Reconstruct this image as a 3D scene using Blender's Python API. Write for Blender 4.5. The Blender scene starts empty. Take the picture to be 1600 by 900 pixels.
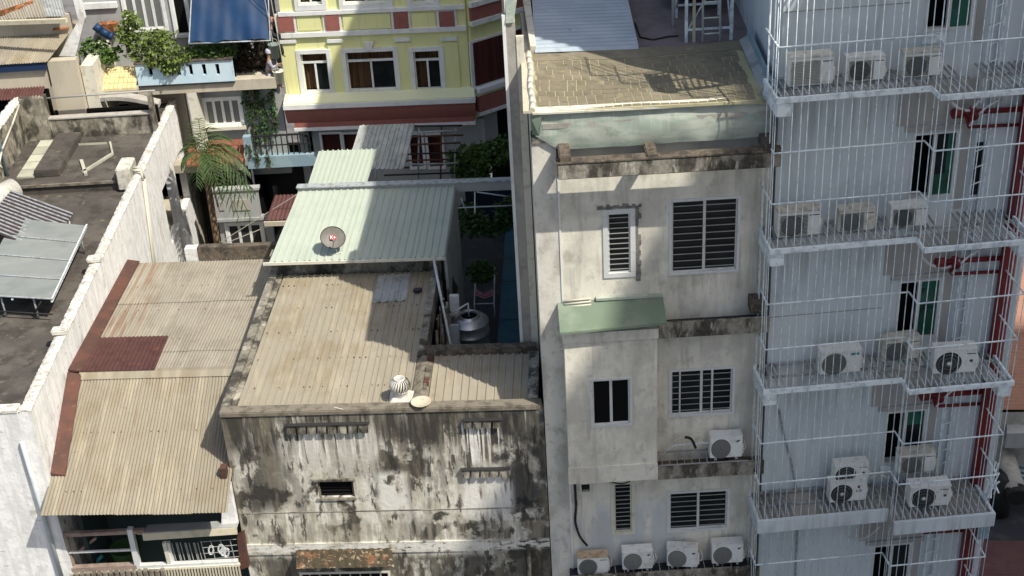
import bpy, bmesh, math, random
from mathutils import Vector, Matrix
random.seed(7)
R = math.radians
sc = bpy.context.scene
col = sc.collection
# ------------------------------------------------------------------ camera
FPX, TH, RO, CZ = 2196.0, R(29.65), R(3.37), 30.0
fw = Vector((0, math.cos(TH), -math.sin(TH))); rt0 = Vector((1, 0, 0)); up0 = rt0.cross(fw)
ex = rt0*math.cos(RO) - up0*math.sin(RO)
ey = rt0*math.sin(RO) + up0*math.cos(RO)
cd = bpy.data.cameras.new('camera'); cam = bpy.data.objects.new('camera', cd); col.objects.link(cam)
cam.matrix_world = Matrix(((ex.x, ey.x, -fw.x, 0), (ex.y, ey.y, -fw.y, 0), (ex.z, ey.z, -fw.z, CZ), (0, 0, 0, 1)))
cd.sensor_width = 36; cd.lens = FPX/1600*36; cd.clip_end = 3000; cd.clip_start = .5
sc.camera = cam
sc.render.resolution_x = 1024; sc.render.resolution_y = 576
# ------------------------------------------------------------------ light
SUN = Vector((-.57, .47, -1)).normalized()          # direction the light travels
w = bpy.data.worlds.new('World'); sc.world = w; w.use_nodes = True
nt = w.node_tree; bg = nt.nodes['Background']
sky = nt.nodes.new('ShaderNodeTexSky'); sky.sky_type = 'NISHITA'; sky.sun_disc = False
sky.sun_elevation = math.asin(-SUN.z); sky.sun_rotation = math.atan2(-SUN.x, -SUN.y)
sky.air_density = 1.0; sky.dust_density = 3.5; sky.ozone_density = 1.0
nt.links.new(sky.outputs[0], bg.inputs[0]); bg.inputs[1].default_value = .125
sl = bpy.data.lights.new('sun', 'SUN'); sl.energy = 4.5; sl.angle = R(.53); sl.color = (1, .945, .85)
so = bpy.data.objects.new('sun', sl); col.objects.link(so); so.rotation_euler = SUN.to_track_quat('-Z', 'Y').to_euler()
sc.view_settings.view_transform = 'Standard'; sc.view_settings.look = 'None'; sc.view_settings.exposure = .30
sc.view_settings.gamma = 1
# ------------------------------------------------------------------ helpers
class Fr:                                            # a building's own axes: u along its front, v into its depth
    def __init__(s, x, y, yaw):
        a = R(yaw); s.o = Vector((x, y, 0)); s.U = Vector((math.cos(a), math.sin(a), 0)); s.V = Vector((-math.sin(a), math.cos(a), 0)); s.yaw = a
    def ray(s, px, py): return fw*FPX + ex*(px-800) - ey*(py-450)
    def v(s, px, py, v=0):
        r = s.ray(px, py); c = Vector((0, 0, CZ)); t = (v-(c-s.o).dot(s.V))/r.dot(s.V); p = c+r*t-s.o; return (p.dot(s.U), p.z)
    def z(s, px, py, z):
        r = s.ray(px, py); c = Vector((0, 0, CZ)); t = (z-CZ)/r.z; p = c+r*t-s.o; return (p.dot(s.U), p.dot(s.V))
    def u(s, px, py, u):
        r = s.ray(px, py); c = Vector((0, 0, CZ)); t = (u-(c-s.o).dot(s.U))/r.dot(s.U); p = c+r*t-s.o; return (p.dot(s.V), p.z)
    def rect(s, x0, y0, x1, y1, v=0):
        ym = (y0+y1)/2; xm = (x0+x1)/2
        return (s.v(x0, ym, v)[0], s.v(x1, ym, v)[0], s.v(xm, y1, v)[1], s.v(xm, y0, v)[1])
    def w(s, u, v, z): return s.o + s.U*u + s.V*v + Vector((0, 0, z))

class MB:
    def __init__(s): s.V = []; s.F = []; s.sm = []
    def add(s, vs, fs, smooth=False):
        b = len(s.V); s.V += [tuple(v) for v in vs]; s.F += [tuple(b+i for i in f) for f in fs]; s.sm += [smooth]*len(fs); return s
    def box(s, u0, u1, v0, v1, z0, z1):
        return s.hexa([(u0,v0,z0),(u1,v0,z0),(u1,v1,z0),(u0,v1,z0)], [(u0,v0,z1),(u1,v0,z1),(u1,v1,z1),(u0,v1,z1)])
    def hexa(s, b, t):
        n = len(b)
        return s.add(list(b)+list(t), [tuple(range(n))[::-1], tuple(range(n, 2*n))] + [(i, (i+1) % n, n+(i+1) % n, n+i) for i in range(n)])
    def slab(s, pts, d):                             # polygon pts extruded by vector d
        d = Vector(d); return s.hexa([Vector(p) for p in pts], [Vector(p)+d for p in pts])
    def tube(s, p, q, r, n=6, r2=None, cap=True):
        p = Vector(p); q = Vector(q); d = (q-p)
        if d.length < 1e-6: return s
        d.normalize(); a = d.orthogonal().normalized(); b = d.cross(a); r2 = r if r2 is None else r2
        vs = [p+(a*math.cos(k*2*math.pi/n)+b*math.sin(k*2*math.pi/n))*r for k in range(n)] + [q+(a*math.cos(k*2*math.pi/n)+b*math.sin(k*2*math.pi/n))*r2 for k in range(n)]
        s.add(vs, [(i, (i+1) % n, n+(i+1) % n, n+i) for i in range(n)], n > 5)
        if cap: s.F += [tuple(len(s.V)-2*n+i for i in range(n))[::-1], tuple(len(s.V)-n+i for i in range(n))]; s.sm += [False, False]
        return s
    def path(s, pts, r, n=6):
        for a, b in zip(pts, pts[1:]): s.tube(a, b, r, n)
        return s
    def lathe(s, c, prof, n=24, ax='z'):
        c = Vector(c); vs = []
        for (r, h) in prof:
            for k in range(n):
                t = k*2*math.pi/n
                vs.append(c+(Vector((r*math.cos(t), r*math.sin(t), h)) if ax == 'z' else Vector((r*math.cos(t), h, r*math.sin(t)))))
        fs = [(j*n+i, j*n+(i+1) % n, (j+1)*n+(i+1) % n, (j+1)*n+i) for j in range(len(prof)-1) for i in range(n)]
        return s.add(vs, fs, True)
    def grid(s, fn, nu, nv, th=None, smooth=True):   # fn(a,b)->point, a,b in 0..1; th = thickness vector
        g = [Vector(fn(i/nu, j/nv)) for j in range(nv+1) for i in range(nu+1)]
        fs = [(j*(nu+1)+i, j*(nu+1)+i+1, (j+1)*(nu+1)+i+1, (j+1)*(nu+1)+i) for j in range(nv) for i in range(nu)]
        s.add(g, fs, smooth)
        if th is not None:
            g2 = [p+Vector(th) for p in g]; s.add(g2, [f[::-1] for f in fs], smooth)
            ring = [i for i in range(nu+1)] + [j*(nu+1)+nu for j in range(1, nv+1)] + [nv*(nu+1)+i for i in range(nu-1, -1, -1)] + [j*(nu+1) for j in range(nv-1, 0, -1)]
            m = len(ring); s.add([g[i] for i in ring]+[g2[i] for i in ring], [(i, m+i, m+(i+1) % m, (i+1) % m) for i in range(m)])
        return s
    def corr(s, A, B, C, D, n, amp, prof='sin', th=.005, nv=2, sag=0):   # A-B front edge (waves along it), D-C back edge
        A, B, C, D = map(Vector, (A, B, C, D)); nrm = (B-A).cross(D-A).normalized()
        if nrm.z < 0: nrm = -nrm
        if prof == 'sin': P = [(k/6, .5-.5*math.cos(k/6*2*math.pi)) for k in range(6)]
        else: P = [(0, 0), (.60, 0), (.70, 1), (.88, 1), (.985, 0)]
        xs = [((i+a)/n, h) for i in range(int(n)) for a, h in P]+[(1.0, 0)]
        def fn(a, b):
            x, h = xs[int(round(a*(len(xs)-1)))]
            return (A.lerp(B, x)).lerp(D.lerp(C, x), b) + nrm*(amp*h - sag*math.sin(math.pi*b))
        return s.grid(fn, len(xs)-1, nv, nrm*(-th), prof == 'sin')

BASE = {}
def tag(o, label=None, cat=None, group=None, kind=None):
    if label: o['label'] = label
    if cat: o['category'] = cat
    if group: o['group'] = group
    if kind: o['kind'] = kind
    return o
class T_: pass
def thing(name, label, cat, F=None, base=(0, 0, 0), group=None):
    o = bpy.data.objects.new(name, None); col.objects.link(o); o.empty_display_size = .2
    F = F or F0; o.location = F.w(*base); o.rotation_euler = (0, 0, F.yaw)
    BASE[o.name] = Vector(base); o['label'] = label; o['category'] = cat
    if group: o['group'] = group
    return o
def mesh(name, mb, m, off=Vector((0, 0, 0))):
    me = bpy.data.meshes.new(name); me.from_pydata([tuple(Vector(v)-off) for v in mb.V], [], mb.F)
    me.polygons.foreach_set('use_smooth', mb.sm); me.materials.append(m)
    bm = bmesh.new(); bm.from_mesh(me); bmesh.ops.recalc_face_normals(bm, faces=bm.faces); bm.to_mesh(me); bm.free()
    me.update(); return me
def root_of(o):
    while o.parent: o = o.parent
    return o
def part(T, name, mb, m, label=None, kind=None):
    off = BASE[root_of(T).name] + (Vector(T.location) if T.parent else Vector((0, 0, 0)))
    o = bpy.data.objects.new(name, mesh(name, mb, m, off)); col.objects.link(o); o.parent = T
    if label: o['label'] = label
    if kind: o['kind'] = kind
    return o
def inst(T, name, me, loc=(0, 0, 0), rot=(0, 0, 0), scale=(1, 1, 1), label=None):    # part sharing a mesh; loc in the thing's frame coordinates
    o = bpy.data.objects.new(name, me); col.objects.link(o); o.parent = T
    o.location = Vector(loc) - (BASE[root_of(T).name] if True else 0); o.rotation_euler = rot; o.scale = scale
    if label: o['label'] = label
    return o
def single(name, mb, m, label, cat, F=None, base=(0, 0, 0), group=None, kind=None):
    F = F or F0
    o = bpy.data.objects.new(name, mesh(name, mb, m, Vector(base))); col.objects.link(o)
    o.location = F.w(*base); o.rotation_euler = (0, 0, F.yaw)
    return tag(o, label, cat, group, kind)
def kids(o): return [c for c in bpy.data.objects if c.parent == o]
def copy_tree(o, parent=None, lut=None):
    c = o.copy(); col.objects.link(c); c.parent = parent
    for ch in list(o.children): copy_tree(ch, c)
    return c
def walls(u0, u1, z0, z1, v, th, holes=()):          # wall plate in the u-z plane with real openings
    mb = MB(); us = sorted({u0, u1} | {x for h in holes for x in h[:2] if u0 < x < u1}); zs = sorted({z0, z1} | {x for h in holes for x in h[2:4] if z0 < x < z1})
    def hole(i, j):
        if i < 0 or j < 0 or i >= len(us)-1 or j >= len(zs)-1: return True
        a, b = (us[i]+us[i+1])/2, (zs[j]+zs[j+1])/2
        return any(h[0] < a < h[1] and h[2] < b < h[3] for h in holes)
    for i in range(len(us)-1):
        for j in range(len(zs)-1):
            if hole(i, j): continue
            a, b, c, d = us[i], us[i+1], zs[j], zs[j+1]; w2 = v+th
            mb.add([(a,v,c),(b,v,c),(b,v,d),(a,v,d)], [(0,1,2,3)]); mb.add([(a,w2,c),(b,w2,c),(b,w2,d),(a,w2,d)], [(3,2,1,0)])
            if hole(i-1, j): mb.add([(a,v,c),(a,v,d),(a,w2,d),(a,w2,c)], [(0,1,2,3)])
            if hole(i+1, j): mb.add([(b,v,c),(b,w2,c),(b,w2,d),(b,v,d)], [(0,1,2,3)])
            if hole(i, j-1): mb.add([(a,v,c),(a,w2,c),(b,w2,c),(b,v,c)], [(0,1,2,3)])
            if hole(i, j+1): mb.add([(a,v,d),(b,v,d),(b,w2,d),(a,w2,d)], [(0,1,2,3)])
    return mb
# ------------------------------------------------------------------ materials
def mat(name, c, rough=.85, metal=0, layers=(), bump=None, objrand=0, spec=.3, alpha=1, island=0):
    """layers: (colour, (sx,sy,sz), lo, hi, amount[, (x0,x1,z0,z1,feather)]) noise-driven stains in world space"""
    m = bpy.data.materials.new(name); m.use_nodes = True; t = m.node_tree; N = t.nodes; L = t.links
    b = N['Principled BSDF']; b.inputs['Roughness'].default_value = rough; b.inputs['Metallic'].default_value = metal; b.inputs['Specular IOR Level'].default_value = spec
    geo = N.new('ShaderNodeNewGeometry'); pos = geo.outputs['Position']
    cur = None
    rgb = N.new('ShaderNodeRGB'); rgb.outputs[0].default_value = (*c, 1); cur = rgb.outputs[0]
    def ma(op, a, bb, c3=None):
        n = N.new('ShaderNodeMath'); n.operation = op
        for i, x in enumerate((a, bb, c3)):
            if x is None: continue
            if isinstance(x, (int, float)): n.inputs[i].default_value = x
            else: L.new(x, n.inputs[i])
        return n.outputs[0]
    sep = None
    for k, ly in enumerate(layers):
        c2, scl, lo, hi, amt = ly[:5]
        vm = N.new('ShaderNodeVectorMath'); vm.operation = 'MULTIPLY'; L.new(pos, vm.inputs[0]); vm.inputs[1].default_value = scl
        no = N.new('ShaderNodeTexNoise'); no.inputs['Scale'].default_value = 1; no.inputs['Detail'].default_value = 7; no.inputs['Roughness'].default_value = .62
        va = N.new('ShaderNodeVectorMath'); va.operation = 'ADD'; L.new(vm.outputs[0], va.inputs[0]); va.inputs[1].default_value = (k*13.7, k*5.1, k*7.7)
        L.new(va.outputs[0], no.inputs['Vector'])
        mr = N.new('ShaderNodeMapRange'); mr.interpolation_type = 'SMOOTHSTEP'; mr.inputs['From Min'].default_value = lo; mr.inputs['From Max'].default_value = hi
        L.new(no.outputs['Fac'], mr.inputs['Value'])
        fac = ma('MULTIPLY', mr.outputs[0], amt)
        if len(ly) > 5:
            if sep is None: sep = N.new('ShaderNodeSeparateXYZ'); L.new(pos, sep.inputs[0])
            x0, x1, z0, z1, fe = ly[5]
            fz = fe if isinstance(fe, (int, float)) else fe[1]; fx = fe if isinstance(fe, (int, float)) else fe[0]
            def ss(o, e0, e1):
                q = N.new('ShaderNodeMapRange'); q.interpolation_type = 'SMOOTHSTEP'; q.inputs['From Min'].default_value = e0; q.inputs['From Max'].default_value = e1; L.new(o, q.inputs['Value']); return q.outputs[0]
            for (o, a0, a1, f) in ((sep.outputs[0], x0, x1, fx), (sep.outputs[2], z0, z1, fz)):
                fac = ma('MULTIPLY', fac, ss(o, a0-f, a0+f)); fac = ma('MULTIPLY', fac, ma('SUBTRACT', 1, ss(o, a1-f, a1+f)))
        mx = N.new('ShaderNodeMix'); mx.data_type = 'RGBA'; L.new(fac, mx.inputs[0]); L.new(cur, mx.inputs[6]); mx.inputs[7].default_value = (*c2, 1); cur = mx.outputs[2]
    if objrand or island:
        if objrand:
            oi = N.new('ShaderNodeObjectInfo'); rnd = oi.outputs['Random']
        else: rnd = geo.outputs['Random Per Island']; objrand = island
        hs = N.new('ShaderNodeHueSaturation'); L.new(cur, hs.inputs['Color']); L.new(ma('MULTIPLY_ADD', rnd, 2*objrand, 1-objrand), hs.inputs['Value']); cur = hs.outputs[0]
    L.new(cur, b.inputs['Base Color'])
    if bump:
        no = N.new('ShaderNodeTexNoise'); no.inputs['Scale'].default_value = bump[0]; no.inputs['Detail'].default_value = 6; L.new(pos, no.inputs['Vector'])
        bp = N.new('ShaderNodeBump'); bp.inputs['Strength'].default_value = bump[1]; bp.inputs['Distance'].default_value = bump[2] if len(bump) > 2 else .02
        L.new(no.outputs['Fac'], bp.inputs['Height']); L.new(bp.outputs[0], b.inputs['Normal'])
    if alpha < 1: b.inputs['Alpha'].default_value = alpha
    return m
dk = (.028, .026, .022)
M = {}
M['stained'] = mat('stained_plaster', (.50, .47, .385), .92, layers=[
    ((.70, .68, .59), (1.6, 1.6, 1.1), .45, .58, .9),
    ((.28, .26, .205), (16, 16, 1.6), .48, .64, .45),
    ((.17, .16, .135), (3.0, 3.0, .8), .50, .60, .65),
    (dk, (1.15, 1.15, 1.15), .535, .595, .92),
    (dk, (6.5, 6.5, 1.6), .54, .60, .85),
    ((.10, .093, .072), (1.5, 1.5, .45), .36, .54, .9, (-8, .6, 12.35, 13.6, .35)),
    ((.045, .042, .035), (9, 9, .5), .42, .54, .9, (-8, .6, 12.0, 13.6, .45)),
    ((.05, .045, .038), (1.6, 1.6, 1.6), .38, .48, .9, (-2.9, -1.9, 11.4, 12.7, .25)),
    ((.04, .038, .032), (1.8, 1.8, 1.2), .42, .50, .85, (-6.2, -5.2, 10.4, 12.4, .3)),
    ((.03, .03, .028), (1.6, 1.6, 1.0), .38, .50, .9, (-.45, .6, 10.4, 13.0, .15)),
    ((.80, .79, .73), (11, 11, .35), .47, .53, .95, (-4.95, -3.1, 11.9, 12.66, (.06, .22))),
    ((.50, .48, .41), (9, 9, .6), .38, .54, .8, (-4.95, -3.1, 11.2, 12.6, (.08, .3))),
    ((.82, .81, .76), (10, 10, .3), .49, .54, .95, (-1.3, -.45, 11.6, 12.68, (.06, .15))),
    ((.72, .71, .65), (6, 6, .9), .38, .49, .95, (-1.35, -.25, 10.3, 11.5, (.1, .3))),
    ((.68, .67, .60), (3.2, 3.2, 2.4), .40, .49, .97, (-3.2, -2.55, 10.35, 11.45, .12)),
    ((.66, .65, .59), (4, 4, 12), .42, .52, .95, (-7, .6, 9.26, 9.52, .07)),
    ((.06, .055, .042), (1.8, 1.8, .8), .38, .50, .88, (-7, .6, 7.6, 9.1, .12)),
    ((.30, .27, .21), (9, 9, .7), .40, .62, .75, (-8, .6, 9.55, 10.05, .05)), ((.27, .235, .165), (3, 3, .5), .52, .64, .4)], bump=(9, .6, .02))
M['mould'] = mat('mouldy_concrete', (.24, .22, .175), .93, layers=[((.44, .41, .33), (2.5, 2.5, 2.5), .48, .62, .8), ((.03, .028, .022), (2.1, 2.1, 1.4), .46, .60, .9), ((.10, .09, .07), (8, 8, 3), .45, .65, .6)], bump=(14, .5, .02))
M['coping'] = mat('weathered_coping', (.20, .175, .135), .93, layers=[((.09, .078, .06), (4, 4, 4), .45, .62, .8), ((.32, .29, .23), (9, 9, 9), .55, .68, .5)], bump=(20, .5, .01))
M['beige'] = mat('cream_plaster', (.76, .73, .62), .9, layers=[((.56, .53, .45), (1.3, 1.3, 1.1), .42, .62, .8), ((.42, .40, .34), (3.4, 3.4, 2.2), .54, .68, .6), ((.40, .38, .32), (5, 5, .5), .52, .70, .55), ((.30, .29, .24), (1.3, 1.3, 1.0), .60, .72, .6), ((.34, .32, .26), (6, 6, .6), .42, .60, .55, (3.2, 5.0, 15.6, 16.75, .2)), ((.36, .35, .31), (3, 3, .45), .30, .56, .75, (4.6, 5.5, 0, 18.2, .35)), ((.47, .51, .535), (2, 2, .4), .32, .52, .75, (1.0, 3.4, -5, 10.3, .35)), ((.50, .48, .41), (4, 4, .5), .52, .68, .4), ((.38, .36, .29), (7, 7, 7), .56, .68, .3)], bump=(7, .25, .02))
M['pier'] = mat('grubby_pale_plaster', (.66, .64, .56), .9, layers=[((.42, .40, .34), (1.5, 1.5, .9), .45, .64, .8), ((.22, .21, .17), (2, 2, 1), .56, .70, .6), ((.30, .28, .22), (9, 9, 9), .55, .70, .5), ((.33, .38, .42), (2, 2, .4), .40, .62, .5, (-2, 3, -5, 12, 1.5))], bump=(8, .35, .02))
M['ledge'] = mat('black_stained_concrete', (.30, .28, .23), .95, layers=[((.025, .024, .02), (3, 3, 1.2), .42, .58, .9), ((.55, .52, .44), (8, 8, 2), .56, .66, .7), ((.14, .12, .09), (12, 12, 12), .45, .6, .5)], bump=(16, .6, .02))
M['ledgetop'] = mat('mossy_ledge_top', (.13, .105, .08), .95, layers=[((.04, .036, .03), (4, 4, 4), .42, .6, .8), ((.22, .19, .14), (14, 14, 14), .52, .66, .6)], bump=(25, .6, .02))
M['white'] = mat('whitewashed_wall', (.80, .80, .775), .9, layers=[((.60, .60, .585), (7, 7, .5), .46, .62, .7), ((.34, .32, .27), (1.6, 1.6, 1.1), .56, .70, .7), ((.62, .62, .60), (6, 6, 3), .45, .6, .6), ((.20, .19, .16), (3, 3, 12), .60, .68, .5)], bump=(9, .4, .025))
M['whitetop'] = mat('flaking_parapet_top', (.62, .60, .54), .95, layers=[((.36, .33, .27), (6, 6, 6), .50, .60, .8), ((.74, .73, .69), (3, 3, 3), .50, .60, .7), ((.13, .115, .095), (13, 13, 13), .60, .66, .6)], bump=(22, .5, .03))
M['roofdark'] = mat('bitumen_roof_slab', (.075, .066, .057), .95, layers=[((.12, .108, .09), (.9, .9, .9), .45, .62, .8), ((.04, .036, .03), (1.7, 1.7, 1.7), .48, .62, .7), ((.19, .16, .11), (3.5, 3.5, 3.5), .60, .70, .7), ((.30, .28, .24), (14, 14, 14), .66, .72, .6)], bump=(12, .4, .02))
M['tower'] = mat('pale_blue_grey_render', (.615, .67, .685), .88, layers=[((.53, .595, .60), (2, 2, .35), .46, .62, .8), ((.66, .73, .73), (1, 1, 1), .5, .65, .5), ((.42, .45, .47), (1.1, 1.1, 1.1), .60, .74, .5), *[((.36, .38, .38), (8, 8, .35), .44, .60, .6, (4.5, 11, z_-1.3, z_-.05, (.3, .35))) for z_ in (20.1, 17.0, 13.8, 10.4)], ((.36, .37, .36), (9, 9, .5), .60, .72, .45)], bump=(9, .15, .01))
M['towerbeige'] = mat('bare_greige_render', (.40, .385, .36), .92, layers=[((.33, .32, .30), (3, 3, .6), .45, .62, .7)], bump=(14, .25, .01))
M['steel'] = mat('galvanised_steel_paint', (.80, .87, .87), .5, .0, layers=[((.46, .52, .56), (6, 6, 6), .45, .62, .8), ((.25, .23, .20), (9, 9, 9), .62, .72, .8), ((.82, .86, .88), (13, 13, 13), .6, .7, .5)], spec=.5)
M['steelslat'] = mat('dull_steel_slat', (.42, .45, .46), .6, .2, layers=[((.22, .21, .19), (8, 8, 8), .45, .65, .8)])
M['alu'] = mat('white_aluminium', (.66, .67, .65), .5, .1, layers=[((.45, .44, .40), (7, 7, 7), .52, .70, .6)], spec=.5)
M['iron'] = mat('painted_iron_bar', (.33, .33, .31), .6)
M['glass'] = mat('dark_window_glass', (.010, .013, .014), .15, layers=[((.022, .026, .026), (1, 1, 1), .45, .65, .8)], spec=.25)
M['deepshade'] = mat('deep_shade_teal_wall', (.03, .045, .045), .9)  # near-black teal puts the porch's deep shade into the inner walls
M['void'] = mat('unlit_room', (.008, .008, .008), .9, spec=.05)
M['greenglass'] = mat('green_tinted_glass', (.016, .075, .048), .15, layers=[((.02, .12, .08), (1.5, 1.5, 1.0), .50, .56, .9), ((.008, .03, .02), (1.1, 1.1, 1.7), .54, .60, .85)], spec=.5)
M['redpipe'] = mat('red_fire_pipe', (.19, .012, .012), .5, layers=[((.07, .008, .008), (3, 3, 1), .45, .65, .7)], spec=.4)
M['sheet_beige'] = mat('faded_beige_roof_steel', (.315, .283, .215), .62, .0, layers=[((.27, .225, .15), (1.1, 1.1, 1.1), .45, .64, .8), ((.42, .37, .27), (6, .7, .7), .50, .66, .5), ((.13, .11, .085), (10, 10, 10), .66, .72, .7), ((.16, .14, .11), (2.3, 5, 2), .64, .72, .6)], objrand=.05, spec=.35)
M['sheet_brown'] = mat('weathered_brown_roof_steel', (.25, .222, .165), .65, .0, layers=[((.22, .185, .125), (1.3, 1.3, 1.3), .45, .64, .8), ((.35, .31, .225), (5, .6, .6), .50, .66, .6), ((.11, .085, .06), (7, 7, 7), .64, .71, .6), ((.20, .12, .065), (5, .5, .5), .60, .70, .5)], objrand=.07)
M['sheet_grey'] = mat('weathered_greyish_roof_steel', (.30, .272, .215), .65, .0, layers=[((.24, .215, .165), (1.3, 1.3, 1.3), .45, .64, .8), ((.36, .33, .27), (5, .6, .6), .50, .66, .6), ((.22, .125, .075), (9, .4, .4), .48, .60, .7, (-11, -9.2, 0, 30, .35)), ((.11, .085, .06), (8, 8, 8), .64, .71, .6)], objrand=.05)
M['rustred'] = mat('oxide_red_sheet', (.085, .038, .032), .7, layers=[((.065, .026, .023), (3, 3, 3), .45, .62, .8), ((.22, .085, .05), (4, 4, 4), .60, .70, .6)], objrand=.05)
M['rustflash'] = mat('rusty_flashing', (.11, .05, .037), .75, layers=[((.07, .038, .03), (2, 2, 2), .42, .60, .8), ((.20, .11, .07), (9, 9, 9), .60, .68, .7)])
M['rust'] = mat('orange_rust', (.36, .13, .045), .9, layers=[((.10, .045, .02), (5, 5, 5), .42, .55, .9), ((.50, .33, .17), (8, 8, 8), .56, .64, .8)], bump=(20, .6))
M['mossrust'] = mat('mossy_rusted_sheet', (.17, .085, .045), .95, layers=[((.05, .044, .028), (3.5, 3.5, 3.5), .40, .50, .95), ((.32, .25, .17), (9, 9, 9), .56, .64, .8)], bump=(20, .6))
M['sheet_mint'] = mat('pale_mint_roof_steel', (.41, .455, .375), .5, .0, layers=[((.36, .405, .335), (1, 1, 1), .45, .65, .7), ((.30, .33, .29), (12, 12, 12), .66, .73, .6)], objrand=.02, spec=.4)
M['sheet_zinc'] = mat('weathered_zinc_sheet', (.38, .40, .385), .5, .2, layers=[((.52, .52, .48), (2, 2, 2), .5, .62, .7), ((.22, .22, .20), (3, 3, 3), .52, .64, .6), ((.16, .15, .13), (8, 8, 8), .62, .70, .6)], objrand=.06)
M['sheet_blue'] = mat('blue_grey_roof_steel', (.33, .39, .44), .5, .2, layers=[((.42, .48, .52), (1, 1, 1), .45, .62, .7), ((.12, .13, .14), (7, 7, 7), .68, .73, .7)], spec=.5)
M['green'] = mat('faded_green_metal', (.30, .365, .305), .5, .0, layers=[((.47, .50, .43), (.9, .9, 3.2), .42, .58, .85), ((.20, .28, .215), (2.5, .8, 3), .55, .66, .6), ((.48, .48, .41), (14, 14, .5), .48, .66, .5)], spec=.45)
M['awning'] = mat('bright_faded_green_metal', (.155, .205, .145), .55, layers=[((.23, .28, .21), (1.2, 1.2, 1.2), .45, .6, .7), ((.09, .10, .07), (14, 14, 14), .68, .72, .8)])
M['grout'] = mat('yellowed_roof_felt', (.42, .39, .235), .9, layers=[((.24, .21, .125), (.9, .9, .9), .52, .64, .9), ((.48, .45, .29), (4, 4, 4), .55, .66, .6)])
M['tile'] = mat('olive_brown_felt_tile', (.20, .172, .118), .92, layers=[((.25, .218, .15), (1.1, 1.1, 1.1), .48, .62, .7), ((.15, .135, .085), (5, 5, 5), .5, .65, .6), ((.36, .33, .19), (3, 3, 3), .60, .68, .5)], objrand=.08)
M['flash'] = mat('cream_flashing', (.62, .60, .50), .7, layers=[((.40, .37, .28), (4, 4, 4), .52, .64, .6)])
M['sunlityellow'] = mat('sunlit_yellow_paint', (.80, .80, .52), .8)  # yellow paint whitened to put strong sunlight on the sill slopes
M['maroonsheet'] = mat('shaded_maroon_awning_sheet', (.05, .035, .035), .8)  # darkened sheet colour holds the shading between the awning ribs
M['yellow'] = mat('pale_yellow_paint', (.78, .77, .37), .8, layers=[((.73, .72, .34), (1.2, 1.2, .7), .45, .62, .5), ((.60, .58, .33), (8, 8, .4), .54, .68, .45)], bump=(20, .12, .01))
M['trim'] = mat('white_trim_paint', (.76, .77, .74), .7, layers=[((.60, .60, .56), (2, 2, 2), .48, .64, .6), ((.40, .39, .34), (6, 6, .8), .60, .70, .5)])
M['redpaint'] = mat('brick_red_render', (.33, .125, .10), .85, layers=[((.28, .105, .085), (8, 8, 8), .45, .62, .7)], bump=(40, .5, .02))
M['curtain'] = mat('brown_curtain', (.14, .075, .035), .9, layers=[((.05, .028, .015), (9, 9, .2), .42, .58, .8)])
M['redcurtain'] = mat('dark_red_curtain', (.085, .018, .014), .9, layers=[((.035, .01, .008), (6, 6, .2), .42, .58, .8)])
M['conc'] = mat('plain_concrete', (.38, .36, .32), .92, layers=[((.28, .265, .235), (2, 2, 1.2), .45, .62, .8), ((.46, .44, .39), (6, 6, 6), .52, .66, .5)], bump=(12, .3, .015))
M['greywall'] = mat('grey_painted_render', (.36, .37, .36), .9, layers=[((.28, .29, .285), (1.5, 1.5, .8), .45, .62, .7)], bump=(10, .2, .01))
M['tanwall'] = mat('tan_painted_render', (.50, .45, .35), .9, layers=[((.40, .36, .28), (1.5, 1.5, .8), .45, .62, .7), ((.24, .21, .16), (4, 4, 1), .58, .7, .5)], bump=(10, .2, .01))
M['cyan'] = mat('pale_cyan_paint', (.50, .66, .74), .8, layers=[((.60, .70, .74), (2, 2, 2), .45, .6, .7), ((.28, .33, .34), (5, 5, 1), .60, .7, .6)])
M['bluepaint'] = mat('faded_blue_paint', (.22, .32, .37), .8, layers=[((.30, .39, .42), (2, 2, 2), .45, .6, .7)])
M['tarp'] = mat('royal_blue_tarpaulin', (.005, .03, .085), .55, layers=[((.007, .04, .11), (1.3, 1.3, 1.3), .48, .64, .7), ((.004, .022, .065), (3, 3, 1), .5, .65, .6)], spec=.4)
M['navydark'] = mat('dark_blue_wall', (.006, .012, .028), .8)
M['navy'] = mat('navy_beam_paint', (.012, .03, .08), .6)
M['terrace'] = mat('dark_teal_terrace_floor', (.028, .095, .135), .7, layers=[((.02, .07, .10), (1, 1, 1), .45, .62, .8), ((.05, .13, .17), (3, 3, 3), .58, .7, .5)])
M['ytile'] = mat('cream_yellow_roof_tile', (.66, .55, .28), .8, objrand=.08, layers=[((.50, .40, .19), (3, 3, 3), .5, .64, .6)])
M['rtile'] = mat('terracotta_roof_tile', (.22, .075, .045), .85, objrand=.15, layers=[((.16, .06, .04), (3, 3, 3), .5, .62, .7)])
M['leaf'] = mat('mid_green_leaf', (.06, .115, .022), .7, island=.45, spec=.3)
M['leafy'] = mat('yellow_green_leaf', (.105, .15, .03), .7, island=.4, spec=.3)
M['leafd'] = mat('deep_green_leaf', (.028, .07, .018), .7, island=.45, spec=.3)
M['leafr'] = mat('dry_red_brown_leaf', (.035, .024, .012), .8, island=.4)
M['frond'] = mat('palm_frond_green', (.05, .085, .025), .6, island=.3, objrand=0)
M['bark'] = mat('fibrous_brown_bark', (.13, .085, .05), .95, layers=[((.06, .04, .025), (9, 9, 3), .45, .6, .8)])
M['wood'] = mat('weathered_pink_brown_timber', (.30, .23, .19), .85, layers=[((.17, .12, .095), (2, 2, 12), .46, .62, .8), ((.42, .36, .30), (12, 2, 12), .55, .66, .5)])
M['cream'] = mat('cream_board', (.55, .50, .37), .8, layers=[((.40, .34, .24), (5, 5, 5), .5, .65, .6)])
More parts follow.
